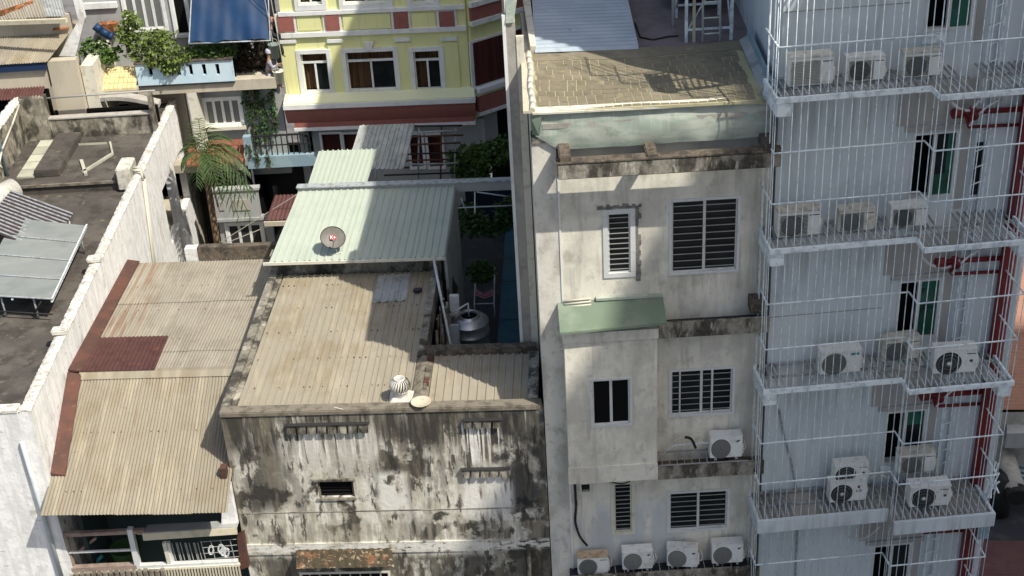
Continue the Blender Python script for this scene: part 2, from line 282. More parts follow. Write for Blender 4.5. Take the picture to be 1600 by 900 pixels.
M['polycarb'] = mat('frosted_grey_canopy_sheet', (.24, .255, .235), .45, layers=[((.19, .205, .19), (1.5, 1.5, 1.5), .44, .62, .7), ((.30, .315, .285), (1, 3, 1), .52, .66, .5), ((.38, .40, .38), (9, 9, 9), .66, .72, .4)], spec=.5)
M['acwhite'] = mat('off_white_casing', (.74, .75, .71), .55, layers=[((.48, .47, .41), (5, 5, 5), .50, .66, .6), ((.34, .31, .25), (9, 9, 9), .62, .72, .5)], objrand=.06, spec=.4)
M['acold'] = mat('yellowed_dusty_casing', (.60, .58, .50), .65, layers=[((.36, .33, .26), (6, 6, 6), .48, .62, .7), ((.22, .18, .13), (10, 10, 10), .60, .70, .6)], objrand=.08)
M['acrust'] = mat('rust_stained_lid', (.50, .40, .28), .7, layers=[((.33, .20, .11), (5, 5, 5), .45, .6, .8)])
M['acgrille'] = mat('grey_fan_grille', (.16, .165, .155), .6, objrand=.15)
M['acgrillel'] = mat('dusty_grey_fan_grille', (.27, .27, .245), .7, objrand=.1)
M['acdark'] = mat('dark_fan_recess', (.03, .03, .03), .8)
M['mark'] = mat('dark_printed_mark', (.05, .055, .08), .6)
M['markcyan'] = mat('teal_printed_mark', (.04, .22, .24), .6)
M['lgred'] = mat('maroon_printed_mark', (.22, .02, .06), .6)
M['inox'] = mat('stainless_steel', (.50, .50, .48), .38, .9, layers=[((.36, .36, .35), (5, 5, 5), .48, .64, .6)])
M['pvc'] = mat('pale_grey_pvc', (.50, .55, .57), .6, layers=[((.40, .44, .45), (3, 3, 3), .45, .64, .7)])
M['cable'] = mat('black_cable', (.02, .02, .02), .7)
M['rope'] = mat('pale_hose', (.52, .50, .42), .8)
M['blackroof'] = mat('black_bitumen_sheet', (.03, .033, .04), .8, layers=[((.06, .065, .07), (2, 2, 2), .5, .64, .7)])
M['maroonroof'] = mat('dull_maroon_steel', (.10, .045, .044), .7, layers=[((.13, .062, .058), (2, 2, 2), .45, .62, .6)], objrand=.06)
M['orangeroof'] = mat('brown_orange_steel', (.33, .175, .115), .7, layers=[((.26, .13, .09), (1, 1, 1), .45, .62, .6)], objrand=.06)
M['pinkfloor'] = mat('dusty_mauve_terrace_floor', (.215, .175, .17), .9, layers=[((.16, .13, .125), (2, 2, 2), .45, .62, .8)])
M['ground'] = mat('alley_concrete', (.16, .155, .15), .95, layers=[((.09, .088, .085), (.6, .6, .6), .45, .62, .8)])
M['cloth1'] = mat('grey_camouflage_cloth', (.20, .20, .25), .9, layers=[((.45, .45, .48), (7, 7, 7), .5, .56, .9), ((.14, .14, .18), (9, 9, 9), .54, .60, .8)])
M['cloth2'] = mat('dark_work_cloth', (.025, .028, .035), .9)
M['cap'] = mat('pale_cap_cloth', (.52, .50, .56), .9)
M['cap2'] = mat('brown_cap_cloth', (.38, .20, .15), .9)
M['skin'] = mat('tanned_skin', (.30, .17, .11), .6)
M['bucket'] = mat('white_plastic_bucket', (.66, .66, .56), .5, layers=[((.35, .33, .24), (9, 9, 9), .55, .66, .6)])
M['bucket2'] = mat('grey_green_plastic_bucket', (.20, .25, .23), .6)
M['pink'] = mat('faded_pink_strap', (.48, .22, .28), .7)
M['dish'] = mat('grey_dish_paint', (.15, .14, .12), .5, layers=[((.20, .19, .165), (6, 6, 6), .5, .62, .6)])
M['signred'] = mat('red_logo_print', (.35, .035, .04), .6)
M['signwhite'] = mat('white_logo_print', (.7, .7, .68), .6)
M['mortar'] = mat('dark_fresh_mortar', (.22, .21, .19), .95, layers=[((.12, .115, .105), (9, 9, 9), .45, .6, .8)], bump=(30, .7, .02))
M['skylight'] = mat('cream_skylight_tile', (.42, .42, .33), .7, layers=[((.32, .32, .25), (3, 3, 3), .45, .62, .7)], objrand=.12)
M['turb'] = mat('white_vent_metal', (.62, .60, .54), .45, .1, layers=[((.42, .38, .30), (9, 9, 9), .52, .66, .6)], spec=.5)

F0 = Fr(0, 0, 0)
B = Fr(0, 24.6, 0); G = Fr(6.35, 24.75, 3); S = Fr(0, 24.6, -3.4); W = Fr(0, 24.9, 0)
Yf = Fr(0, 42, -3); H = Fr(0, 41.5, -1)
def bev(mb, u0, u1, v0, v1, z0, z1, r=.015, seg=2):
    bm = bmesh.new(); bmesh.ops.create_cube(bm, size=1)
    for q in bm.verts: q.co = Vector(((u0+u1)/2+q.co.x*(u1-u0), (v0+v1)/2+q.co.y*(v1-v0), (z0+z1)/2+q.co.z*(z1-z0)))
    bmesh.ops.bevel(bm, geom=bm.edges[:], offset=r, segments=seg, affect='EDGES')
    bm.verts.ensure_lookup_table(); mb.add([q.co[:] for q in bm.verts], [[q.index for q in f.verts] for f in bm.faces]); bm.free(); return mb
def text_mb(s, size, at, depth=.004, xs=1):                      # lettering as a thin raised mesh in the u-z plane
    cu = bpy.data.curves.new('t', 'FONT'); cu.body = s; cu.size = size; cu.extrude = depth/2; cu.align_x = 'CENTER'; cu.align_y = 'CENTER'; cu.offset = size*.015
    o = bpy.data.objects.new('t', cu); col.objects.link(o); dg = bpy.context.evaluated_depsgraph_get(); me = o.evaluated_get(dg).to_mesh()
    mb = MB().add([(at[0]+q.co.x*xs, at[1]+q.co.z, at[2]+q.co.y) for q in me.vertices], [list(p.vertices) for p in me.polygons])
    o.to_mesh_clear(); bpy.data.objects.remove(o); bpy.data.curves.remove(cu); return mb
# ---------------- structure
g = MB().box(-300, 300, -100, 400, -.5, 0); single('ground', g, M['ground'], None, None, kind='structure')
# ---------------- the tall block whose roof edge throws the big shade from behind the camera
zt = 56.0; xo = 3.65+.57*(zt-18.4)
T = thing('office_block', 'tall plain concrete office block beside the viewpoint shading the right side', 'building', F0, (xo, -14, 0))
part(T, 'wall', MB().box(xo, xo+26, -14, 12.5, 0, zt), M['greywall'])
mb = MB()
for k in range(16):
    for j in range(5): mb.box(xo-.03, xo+.02, -12+j*5, -9+j*5, 3+k*3.3, 4.8+k*3.3)
part(T, 'window_band', mb, M['glass'], kind='stuff')
# ================================================================= GREY TOWER
TW = thing('grey_tower_block', 'pale blue-grey rendered tower with barred air-conditioner cage over its front', 'building', G, (1.5, 0, 0))
Tu0 = -1.10; Tu1 = G.v(1563, 610, 0)[0]; Ttop = 29.3
winpx = [(1450, -75, 1527, 46), (1425, 222, 1496, 308), (1400, 455, 1466, 528), (1377, 660, 1441, 723), (1359, 850, 1416, 925)]
wins = []
for q in winpx:
    r = G.rect(*q, 0); wins.append(r)
wu0 = sum(r[0] for r in wins)/5; wu1 = sum(r[1] for r in wins)/5
wz = [(r[2], r[3]) for r in wins]
wins = [(wu0+.0, wu1, a, a+1.42) for a, b in wz[:4]] + [(wu0, wu1, wz[4][1]-1.42, wz[4][1])]
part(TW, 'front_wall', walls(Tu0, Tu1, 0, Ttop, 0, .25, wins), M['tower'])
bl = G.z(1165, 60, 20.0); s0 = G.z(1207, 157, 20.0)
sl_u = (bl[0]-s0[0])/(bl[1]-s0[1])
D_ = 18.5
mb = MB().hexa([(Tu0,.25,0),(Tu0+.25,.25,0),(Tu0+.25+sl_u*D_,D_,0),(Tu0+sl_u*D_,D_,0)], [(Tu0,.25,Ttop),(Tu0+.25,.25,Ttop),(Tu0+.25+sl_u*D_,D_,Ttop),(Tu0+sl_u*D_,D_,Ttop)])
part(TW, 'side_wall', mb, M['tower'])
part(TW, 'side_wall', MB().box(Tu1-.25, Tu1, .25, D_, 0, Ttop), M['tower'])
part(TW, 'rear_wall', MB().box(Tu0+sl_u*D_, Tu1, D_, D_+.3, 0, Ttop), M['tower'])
part(TW, 'roof', MB().box(Tu0, Tu1, 0, D_, Ttop, Ttop+.3), M['conc'])
part(TW, 'stair_tower', MB().box(Tu0+sl_u*7, Tu1, 7.5, D_-.5, Ttop+.302, 33.1), M['tower'])
part(TW, 'inner_floor', MB().box(Tu0+.3, Tu1-.3, 1.2, 1.3, 0, Ttop-.1), M['void'])
# shallow pilaster and construction joints
pu = G.v(1523, 330, 0)[0]; pz = G.v(1475, 560, 0)[0]
part(TW, 'pilaster', MB().box(pu, Tu1+.01, -.16, .0-.002, 0, 24.5), M['tower'])
for z_ in [30-(30-q)*1.076 for q in (22.0, 15.95)]:
    part(TW, 'joint', MB().box(Tu0+.02, wu0-.3, -.008, -.001, z_, z_+.02), M['greywall'])
for i, (a, b, c, d) in enumerate(wins):
    o = MB(); t = .05
    for q in ((a,b,c,c+t),(a,b,d-t,d),(a,a+t,c+t,d-t),(b-t,b,c+t,d-t),((a+b)/2-.03,(a+b)/2+.03,c+t,d-t)): o.box(q[0], q[1], -.02, .07, q[2], q[3])
    wf = part(TW, 'window', o, M['alu'])
    gz = c+t if i < 3 else (d-.42 if i == 3 else d-.09)
    part(wf, 'pane', MB().box((a+b)/2+.03, b-t, .02, .03, gz, d-t), M['greenglass'])
    if i >= 3: part(wf, 'dark_pane', MB().box((a+b)/2+.03, b-t, .022, .028, c+t, gz-.002), M['glass'])
    if i == 1: part(wf, 'dark_pane', MB().box((a+b)/2+.04, (a+b)/2+.26, .012, .018, c+.5, d-t-.01), M['glass'])
    part(wf, 'dark_opening', MB().box(a+t, (a+b)/2-.03, .35, .36, c+t, d-t), M['void'])
    part(TW, 'window_hood', MB().box(a-.18, b+.25, -.06, -.002, d+.05, d+.15), M['towerbeige'])
    part(TW, 'window_sill', MB().box(a-.02, (a+b)/2-.02, -.05, -.002, c-.22, c-.02), M['steel'])
    part(TW, 'bare_patch', MB().box(a-.35, pu-.25, -.012, -.003, d+.17, d+1.05), M['towerbeige'])
    part(TW, 'bare_strip', MB().box(b+.06, pu-.28, -.011, -.003, c-.3, d+.04), M['towerbeige'])
# red fire riser and branches
ru = (G.v(1588, 300, -.3)[0]+G.v(1512, 860, -.3)[0])/2
RP = thing('red_fire_riser', 'thick dark red fire riser pipe with branch pipes on the grey tower', 'pipe', G, (ru, -.3, 0))
part(RP, 'riser', MB().tube((ru, -.32, 0), (ru, -.32, 26), .155, 14), M['redpipe'])
for i, zz in enumerate([30-(30-q)*1.076 for q in (20.0, 17.0, 13.98, 10.75)]):
    xs = wu1-.75
    part(RP, 'branch_pipe', MB().tube((wu0+.6, -.25, zz), (ru, -.28, zz-.02), .055, 8), M['redpipe'])
    part(RP, 'branch_pipe', MB().path([(wu0+.9, -.22, zz-.05), (wu0+1.0, -.22, zz-.33), (ru, -.24, zz-.36)], .035, 8), M['redpipe'])
    part(RP, 'valve', MB().tube((wu0+.62, -.28, zz), (wu0+.82, -.28, zz), .10, 10).tube((wu0+1.0, -.3, zz+.1), (wu0+1.0, -.3, zz-.16), .07, 10).lathe((wu0+1.0, -.42, zz-.03), [(.02, 0), (.085, 0), (.085, .03), (.02, .03)], 12, 'y'), M['redpipe'])
    part(RP, 'drain_tube', MB().path([(wu0+.95, -.35, zz-.25), (wu0+1.05, -.38, zz-.05), (wu0+1.25, -.35, zz+.12), (wu0+1.6, -.2, zz+.2)], .022, 6), M['alu'])
nw = G.rect(1519, 222, 1540, 303, 0); part(TW, 'narrow_window', MB().box(nw[0], nw[1], -.02, -.003, nw[2], nw[3]), M['glass'])
# cable ladder
lu0 = G.v(1585, 10, -.15)[0]; lu1 = G.v(1478, 560, -.15)[0]; lc = (G.v(1545, 250, -.15)[0]+G.v(1500, 400, -.15)[0])/2
CL = thing('cable_ladder', 'narrow pale steel cable ladder rising up the grey tower wall', 'ladder', G, (lc, -.15, 4))
for s_ in (-.13, .13): part(CL, 'rail', MB().box(lc+s_-.015, lc+s_+.015, -.17, -.11, 4, 25), M['steel'])
rung = mesh('rung', MB().tube((-.13, 0, -.0), (.13, 0, .10), .014, 6), M['steel'])
for k in range(58): inst(CL, 'rung', rung, (lc, -.15, 4.3+k*.36))
# ---------------- cage
cz = [30-(30-q)*1.076 for q in (23.8, 20.84, 17.95, 14.93, 11.80, 8.75)]
uL, uJ, uR = -1.41, 1.453, 3.585; vL, vR = -.95, -1.38
CG = thing('security_cage', 'white-painted steel bar cage covering the whole front of the grey tower', 'security cage', G, (uL, vL, 3))
bz0, bz1 = 3.0, 26.5
barme = mesh('bar', MB().tube((0, 0, 0), (0, 0, bz1-bz0), .0085, 6), M['steel'])
def bar(u, v):
    inst(CG, 'bar', barme, (u, v, bz0), (random.gauss(0, .0010), random.gauss(0, .0014), random.random()*6))
n = 18
for k in range(n+1): bar(uL+(uJ-uL-.03)*k/n+random.gauss(0, .006), vL)
n = 13
for k in range(n+1): bar(uJ+(uR-uJ)*k/n+random.gauss(0, .006), vR)
for k in range(1, 6): bar(uL+random.gauss(0, .004), vL+.155*k)
for k in range(1, 3): bar(uJ, vR+.14*k)
for k in range(1, 8): bar(uR+random.gauss(0, .004), vR+.16*k)
for z_ in cz:
    for dz in (.95, 2.0):
        zz = z_+dz
        part(CG, 'rail', MB().tube((uL, vL-.012, zz), (uJ-.03, vL-.012, zz+.01), .018, 6), M['steel'])
        part(CG, 'rail', MB().tube((uJ, vR-.012, zz-.01), (uR, vR-.012, zz), .018, 6), M['steel'])
        part(CG, 'side_rail', MB().tube((uL, vL, zz), (uL, .0, zz+.02), .018, 6), M['steel'])
        part(CG, 'side_rail', MB().tube((uR, vR, zz), (uR, -.1, zz+.02), .018, 6), M['steel'])
        part(CG, 'side_rail', MB().tube((uJ, vR, zz), (uJ-.02, vL, zz), .018, 6), M['steel'])
slat = mesh('slat', MB().tube((0, 0, 0), (.02, .88, .0), .021, 6), M['steelslat'])
slat2 = mesh('slat', MB().tube((0, 0, 0), (.02, 1.28, .0), .021, 6), M['steelslat'])
names = ['topmost steel grating platform above the frame', 'steel grating platform level with the mat-covered roof', 'second steel platform carrying three dusty condensers', 'third steel platform with the red valves right below it', 'concrete-faced lowest visible platform with stacked condensers', 'bottom steel platform under the stacked condensers']
for i, z_ in enumerate(cz):
    P = thing('steel_platform', names[i], 'platform', G, (uL, 0, z_), 'platforms up the front of the grey tower')
    if i == 4:
        part(P, 'fascia', MB().box(uL-.02, uJ-.02, vL-.10, vL-.03, z_-.33, z_), M['tower']); part(P, 'fascia', MB().box(uJ-.02, uR+.05, vR-.10, vR-.03, z_-.36, z_-.02), M['tower'])
        part(P, 'fascia', MB().box(uL-.02, uL+.05, vL-.03, 0-.005, z_-.33, z_-.004), M['tower']); part(P, 'fascia', MB().box(uR-.02, uR+.05, vR-.03, -.02, z_-.36, z_-.025), M['tower'])
        part(P, 'slab', MB().box(uL+.05, uJ-.02, vL-.03, -.004, z_-.30, z_-.10).box(uJ-.02, uR-.02, vR-.03, -.165, z_-.31, z_-.105), M['conc'])
    else:
        part(P, 'front_beam', MB().box(uL-.02, uJ, vL-.10, vL-.04, z_-.09, z_+.01).box(uL-.02, uJ, vL-.04, vL+.03, z_-.09, z_-.075), M['steel'])
        part(P, 'front_beam', MB().box(uJ, uR+.03, vR-.10, vR-.04, z_-.10, z_+.0).box(uJ, uR+.03, vR-.04, vR+.03, z_-.10, z_-.085), M['steel'])
        part(P, 'side_beam', MB().box(uL-.015, uL+.035, vL-.04, -.005, z_-.08, z_+.005), M['steel'])
        part(P, 'side_beam', MB().box(uR-.02, uR+.03, vR-.04, -.02, z_-.09, z_-.003), M['steel'])
        part(P, 'side_beam', MB().box(uJ-.03, uJ+.02, vR-.038, vL-.102, z_-.085, z_-.002), M['steel'])
        for a in (uL+.0, uR-.28):
            vv = vL if a < 0 else vR
            part(P, 'bracket', MB().box(a, a+.27, vv-.08, -.01, z_-.36, z_-.345).box(a, a+.27, vv-.08, vv-.06, z_-.345, z_-.10).box(a, a+.02, vv-.06, -.01, z_-.345, z_-.10), M['steel'])
    part(P, 'back_beam', MB().box(uL+.04, uJ-.04, -.08, -.03, z_-.06, z_-.005), M['steelslat'])
    part(P, 'cross_beam', MB().box(uL+.04, uJ-.04, -.5, -.46, z_-.075, z_-.03), M['steelslat'])
    part(P, 'cross_beam', MB().box(uJ+.04, uR-.04, -.6, -.56, z_-.085, z_-.035), M['steelslat'])
    k = uL+.08
    while k < uJ-.05:
        if not (i == 3 and -.95 < k < -.45) and not (i == 4 and -.1 > k > -.55): inst(P, 'slat', slat, (k, vL-.03, z_+.02), (random.gauss(0, .01), 0, random.gauss(0, .012)))
        k += .122
    k = uJ+.1
    while k < uR-.05:
        if not (i == 1 and uJ+.6 < k < uJ+1.05) and not (i == 2 and uJ+.55 < k < uJ+.95): inst(P, 'slat', slat2, (k, vR-.03, z_+.01), (random.gauss(0, .008), 0, random.gauss(0, .012)))
        k += .125
# ---------------- air conditioners
def ac_proto(kind):
    T = thing('outdoor_unit', 'x', 'air conditioner', F0, (0, 0, 0)); w, h, d = .80, .56, .30
    old = kind in ('louvre', 'old', 'dusty', 'rusty'); body = M['acold'] if kind == 'old' else M['acwhite']
    fc = -.13 if kind not in ('lg',) else -.14; fz = h*.47; fr = .215
    part(T, 'casing', bev(MB(), -w/2, w/2, -d/2, d/2, .03, h-.012, .018), body)
    part(T, 'lid', bev(MB(), -w/2-.008, w/2+.008, -d/2-.012, d/2+.008, h-.03, h+.006, .012), M['acrust'] if kind == 'rusty' else (M['acold'] if old else M['acwhite']))
    part(T, 'foot', MB().box(-w*.36, -w*.28, -d/2-.03, d/2+.03, 0, .029), M['steelslat']); part(T, 'foot', MB().box(w*.28, w*.36, -d/2-.03, d/2+.03, 0, .029), M['steelslat'])
    if kind in ('louvre', 'old', 'dusty', 'panelled'):
        gm = M['acgrillel'] if kind == 'louvre' else M['acgrille']
        part(T, 'grille_panel', MB().box(-w/2+.03, w*.2, -d/2-.010, -d/2+.002, .06, h-.07), M['acold'])
        if kind != 'louvre': part(T, 'fan_recess', MB().lathe((fc, -d/2-.012, fz), [(0, 0), (fr, 0), (fr, .01)], 24, 'y'), M['acdark'] if kind == 'panelled' else M['acgrille'])
        gb = MB()
        for k in range(15): gb.box(-w/2+.045, w*.19, -d/2-.022, -d/2-.013, .075+k*.028, .075+k*.028+.012)
        part(T, 'louvre_grille', gb, gm)
    else:
        part(T, 'fan_recess', MB().lathe((fc, -d/2-.004, fz), [(0, 0), (fr, 0), (fr+.018, -.012), (fr+.03, .004)], 28, 'y'), M['acdark'] if kind in ('lg', 'fan') else M['acgrille'])
        gb = MB()
        for r_ in ((.05, .09, .13, .17, .205) if kind == 'round' else (.06, .13, .205)): gb.lathe((fc, -d/2-.022, fz), [(r_-.006, 0), (r_+.006, 0), (r_+.006, .006), (r_-.006, .006)], 24, 'y')
        n = 20 if kind in ('lg', 'fan') else 14
        for k in range(n):
            a = k*2*math.pi/n; gb.tube((fc+.04*math.cos(a), -d/2-.022, fz+.04*math.sin(a)), (fc+fr*math.cos(a+.35), -d/2-.02, fz+fr*math.sin(a+.35)), .0035, 4, cap=False)
        part(T, 'fan_guard', gb, M['acgrille'] if kind != 'round' else M['acgrillel'])
        if kind in ('lg', 'fan'): part(T, 'fan_hub', MB().lathe((fc, -d/2-.03, fz), [(0, 0), (.035, 0), (.04, .02)], 12, 'y'), M['acwhite'])
    if kind == 'lg':
        part(T, 'logo', text_mb('LG', .085, (w*.30, -d/2-.004, h*.55), xs=1.3), M['mark']); part(T, 'sticker', MB().lathe((w*.30, -d/2-.004, h*.74), [(0, 0), (.04, 0), (.04, .003)], 14, 'y'), M['lgred'])
    elif kind == 'teal': part(T, 'sticker', MB().box(w*.24, w*.44, -d/2-.004, -d/2+.001, h*.78, h*.86), M['markcyan'])
    elif kind == 'round':
        part(T, 'logo', MB().slab([(w*.30, -d/2-.004, h*.80), (w*.42, -d/2-.004, h*.84), (w*.42, -d/2-.004, h*.80), (w*.345, -d/2-.004, h*.72)], (0, .005, 0)), M['mark'])
    else: part(T, 'logo', MB().box(w*.23, w*.46, -d/2-.004, -d/2+.001, h*.80, h*.83), M['mark'])
    if kind == 'fan': part(T, 'badge', bev(MB(), w*.33, w*.40, -d/2-.006, -d/2+.004, h*.48, h*.58, .004), M['mark'])
    part(T, 'refrigerant_pipe', MB().path([(w/2+.03, -.02, .16), (w/2+.09, .0, .13), (w/2+.12, .08, .16), (w/2+.10, .2, .24), (w/2+.02, .36, .26)], .014, 6), M['rope' if old else 'alu'])
    part(T, 'valve_cover', bev(MB(), w/2-.002, w/2+.045, -d/2+.05, d/2-.05, .08, h*.55, .012), body)
    return T
protos = {k: ac_proto(k) for k in ('louvre', 'dusty', 'old', 'teal', 'fan', 'lg', 'round', 'rusty', 'panelled')}
def ac(kind, F, u, v, z, w, label, group, rot=0, hs=1):
    c = copy_tree(protos[kind]); c.location = F.w(u, v, z); c.rotation_euler = (0, 0, F.yaw+R(rot)); s = w/.8; c.scale = (s, s, s*hs)
    c['label'] = label; c['group'] = group; BASE[c.name] = Vector((u, v, z)); return c
def acpx(kind, F, x0, x1, y, v, z, label, group, rot=0, hs=1):
    a = F.v(x0, y, v-.15)[0]; b = F.v(x1, y, v-.15)[0]; w = (b-a)*(.97 if not rot else .9)
    return ac(kind, F, (a+b)/2, v, z, w, label, group, rot, hs)
gA = 'condensers standing on the tower platforms'
z1, z2, z3, z4 = [q+.045 for q in cz[1:5]]
acpx('louvre', G, 1231, 1303, 120, -.55, z1, 'dusty yellow-green louvred condenser, leftmost on the top visible platform', gA, 0, 1.02)
acpx('panelled', G, 1323, 1384, 110, -.55, z1, 'condenser with dark round grille in the middle of the top visible platform', gA)
acpx('dusty', G, 1411, 1472, 105, -.55, z1, 'dusty-framed condenser below the uppermost window, third on its platform', gA)
acpx('dusty', G, 1214, 1282, 363, -.55, z2, 'wide dusty condenser, leftmost on the second platform down', gA, 0, 1.0)
acpx('old', G, 1309, 1367, 358, -.55, z2, 'small dusty condenser in the middle of the second platform down', gA)
acpx('panelled', G, 1391, 1447, 355, -.55, z2, 'grimy condenser against the jog of the cage on the second platform', gA)
acpx('teal', G, 1280, 1345, 580, -.6, z3, 'clean white condenser with teal sticker on the third platform', gA)
acpx('old', G, 1373, 1438, 570, -.32, z3, 'dirty grey condenser set back by the wall between two white ones', gA, 4)
acpx('fan', G, 1456, 1527, 582, -.95, z3, 'white condenser with big open fan beside the red riser, third platform', gA, -3)
acpx('lg', G, 1296, 1353, 778, -.62, z4+.02, 'condenser marked LG at the bottom of the left stack', gA)
acpx('fan', G, 1303, 1357, 745, -.50, z4+.02+.41, 'narrow condenser with dark fan perched on top of the LG one', gA, 0, .98)
acpx('dusty', G, 1402, 1459, 748, -.40, z4+.45, 'square-grilled condenser raised behind the big fan one on the concrete platform', gA)
acpx('fan', G, 1418, 1486, 788, -1.0, z4-.0, 'large condenser with round fan at the front of the concrete platform', gA, -2, .95)
st = thing('wall_rack', 'steel rack holding the square-grilled condenser against the tower wall', 'rack', G, (2.0, -.4, z4))
uu = G.v(1430, 760, -.4)[0]
part(st, 'arm', MB().box(uu-.3, uu-.27, -.62, -.02, z4+.40, z4+.44), M['steelslat']); part(st, 'arm', MB().box(uu+.2, uu+.23, -.62, -.02, z4+.40, z4+.44), M['steelslat'])
single('loose_hose', MB().path([(G.v(1360, 752, -.4)[0], -.4, z4+.35), (G.v(1375, 758, -.35)[0], -.3, z4+.33), (G.v(1392, 773, -.3)[0], -.25, z4+.12), (G.v(1400, 790, -.2)[0], -.15, z4)], .018, 6), M['alu'], 'pale bent hose running from the left condenser stack', 'hose', G, (1, -.3, z4))
def sagcable(F, pts, r, m, name, label, cat):
    P = []
    for (x, y, v) in pts: u, z = F.v(x, y, v); P.append(Vector((u, v, z)))
    Q = []
    for i in range(len(P)-1):
        p0, p1, p2, p3 = P[max(i-1, 0)], P[i], P[i+1], P[min(i+2, len(P)-1)]
        for k in range(5):
            t = k/5; Q.append(.5*((2*p1)+(-p0+p2)*t+(2*p0-5*p1+4*p2-p3)*t*t+(-p0+3*p1-3*p2+p3)*t**3))
    Q.append(P[-1]); return single(name, MB().path(Q, r, 6), m, label, cat, F, P[0])
sagcable(G, [(1316, 822, -.3), (1325, 838, -.3), (1345, 842, -.3), (1362, 834, -.3), (1376, 822, -.3)], .02, M['alu'], 'drain_hose', 'white drain hose sagging under the concrete-faced platform', 'hose')
sagcable(G, [(1486, 160, -.3), (1500, 170, -.3), (1516, 172, -.3), (1530, 158, -.3)], .03, M['alu'], 'drain_hose', 'coiled white hose hanging under the top visible platform', 'hose')
sagcable(G, [(1441, 402, -.3), (1455, 414, -.3), (1480, 418, -.3), (1500, 406, -.3)], .03, M['alu'], 'drain_hose', 'white hose hanging over the red valve under the second platform', 'hose')
sagcable(G, [(1217, 640, -.05), (1225, 680, -.05), (1238, 730, -.05), (1246, 790, -.05), (1243, 900, -.05)], .022, M['steelslat'], 'wall_conduit', 'thin kinked conduit running down the tower wall low at the left', 'conduit')
cs = MB(); 
for k in range(9): 
    uq = G.v(1545, 770, -.8)[0]; cs.tube((uq+random.uniform(-.15, .2), -.9+random.uniform(-.2, .2), z4+random.uniform(0, .1)), (uq+random.uniform(-.2, .2), -.8+random.uniform(-.2, .2), z4+random.uniform(.2, .7)), .02, 5)
single('crumpled_sheeting', cs, M['steel'], 'crumpled pale wrapping heaped at the right end of the concrete platform', 'wrapping', G, (3.1, -.8, z4))
plk = G.v(1405, 580, -.75); single('plank', MB().hexa([(plk[0]-.35,-.8,z3),(plk[0]+.35,-.9,z3+.02),(plk[0]+.35,-.8,z3+.02),(plk[0]-.35,-.7,z3)], [(plk[0]-.35,-.8,z3+.05),(plk[0]+.35,-.9,z3+.09),(plk[0]+.35,-.8,z3+.09),(plk[0]-.35,-.7,z3+.05)]), M['conc'], 'pale board lying on the third platform before the dirty condenser', 'board', G, (plk[0], -.8, z3))
# ================================================================= BEIGE HOUSE
BH = thing('cream_house', 'stained cream narrow house with projecting bay and mat-covered flat roof', 'house', B, (2.8, 0, 0))
u0, u1, uR_ = .55, 1.03, 5.16
zr = B.v(1000, 166, -.08)[1]
w1 = B.rect(943, 327, 992, 432); w2 = B.rect(1046, 309, 1155, 426); w3 = B.rect(1045, 575, 1147, 648); w4 = B.rect(1043, 766, 1139, 828); w5 = B.rect(955, 752, 992, 834); w6 = B.rect(905, 753, 925, 770)
ztw = B.v(1040, 232, 0)[1]
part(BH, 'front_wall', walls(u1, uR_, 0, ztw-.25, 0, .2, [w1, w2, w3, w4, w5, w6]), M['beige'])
part(BH, 'corner_strip', MB().box(u1-.035, u1-.002, -.03, .1, 0, ztw-.3), M['trim'])
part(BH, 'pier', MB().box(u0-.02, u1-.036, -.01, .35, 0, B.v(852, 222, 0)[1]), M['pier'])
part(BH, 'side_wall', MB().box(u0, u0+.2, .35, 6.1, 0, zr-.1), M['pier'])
part(BH, 'core', MB().box(u0+.25, uR_, .5, 11.5, 0, zr-.36), M['void'])
part(BH, 'rear_parapet', walls(u1, uR_, ztw-.25, zr-.22, .22, .2), M['greywall'])
# windows with sashes, panes, and grille bars
def win(T, F, r, v, npane=2, nbar=0, fw_=.05, dep=.09, barsplit=True, m='alu', pane='glass', sash=True):
    a, b, c, d = r; o = MB()
    for q in ((a-.01,b+.01,c-.01,c+fw_),(a-.01,b+.01,d-fw_,d+.01),(a-.01,a+fw_,c+fw_,d-fw_),(b-fw_,b+.01,c+fw_,d-fw_)): o.box(q[0], q[1], v-.025, v+dep, q[2], q[3])
    wf = part(T, 'window', o, M[m]); n = npane; W_ = (b-a-2*fw_)/n
    for k in range(n):
        x0 = a+fw_+k*W_; x1 = x0+W_; s = MB(); sv = v+.02+.02*(k % 2)
        for q in ((x0,x1,c+fw_,c+fw_+.03),(x0,x1,d-fw_-.03,d-fw_),(x0,x0+.03,c+fw_+.03,d-fw_-.03),(x1-.03,x1,c+fw_+.03,d-fw_-.03)): s.box(q[0]+.001*k, q[1]-.001, sv, sv+.02, q[2]+.001, q[3]-.001)
        if sash: part(wf, 'sash', s, M[m])
        part(wf, 'pane', MB().box(x0+.02, x1-.02, sv+.008, sv+.014, c+fw_+.02, d-fw_-.02), M[pane])
        for j in range(nbar):
            zz = c+fw_+.03+(d-c-2*fw_-.06)*(j+.5)/nbar
            part(wf, 'grille_bar', MB().box(x0+.03, x1-.03, v-.012, v-.002, zz-.007, zz+.007), M['iron'])
    return wf
o = win(BH, B, w1, 0, 1, 11, .09); win(BH, B, w2, 0, 2, 10, .045); win(BH, B, w3, 0, 2, 7, .045); win(BH, B, w4, 0, 2, 7, .045); win(BH, B, w5, 0, 1, 11, .07, m='flash'); win(BH, B, w6, 0, 1, 0, .05, m='flash', sash=False)
m3 = (w3[0]+w3[1])/2
part(BH, 'sliding_stile', MB().box(w3[0]+.22, w3[0]+.25, .0, .03, w3[2]+.05, w3[3]-.05), M['alu']); part(BH, 'sliding_stile', MB().box(m3+.20, m3+.24, -.02, .03, w3[2]+.05, w3[3]-.05), M['alu'])
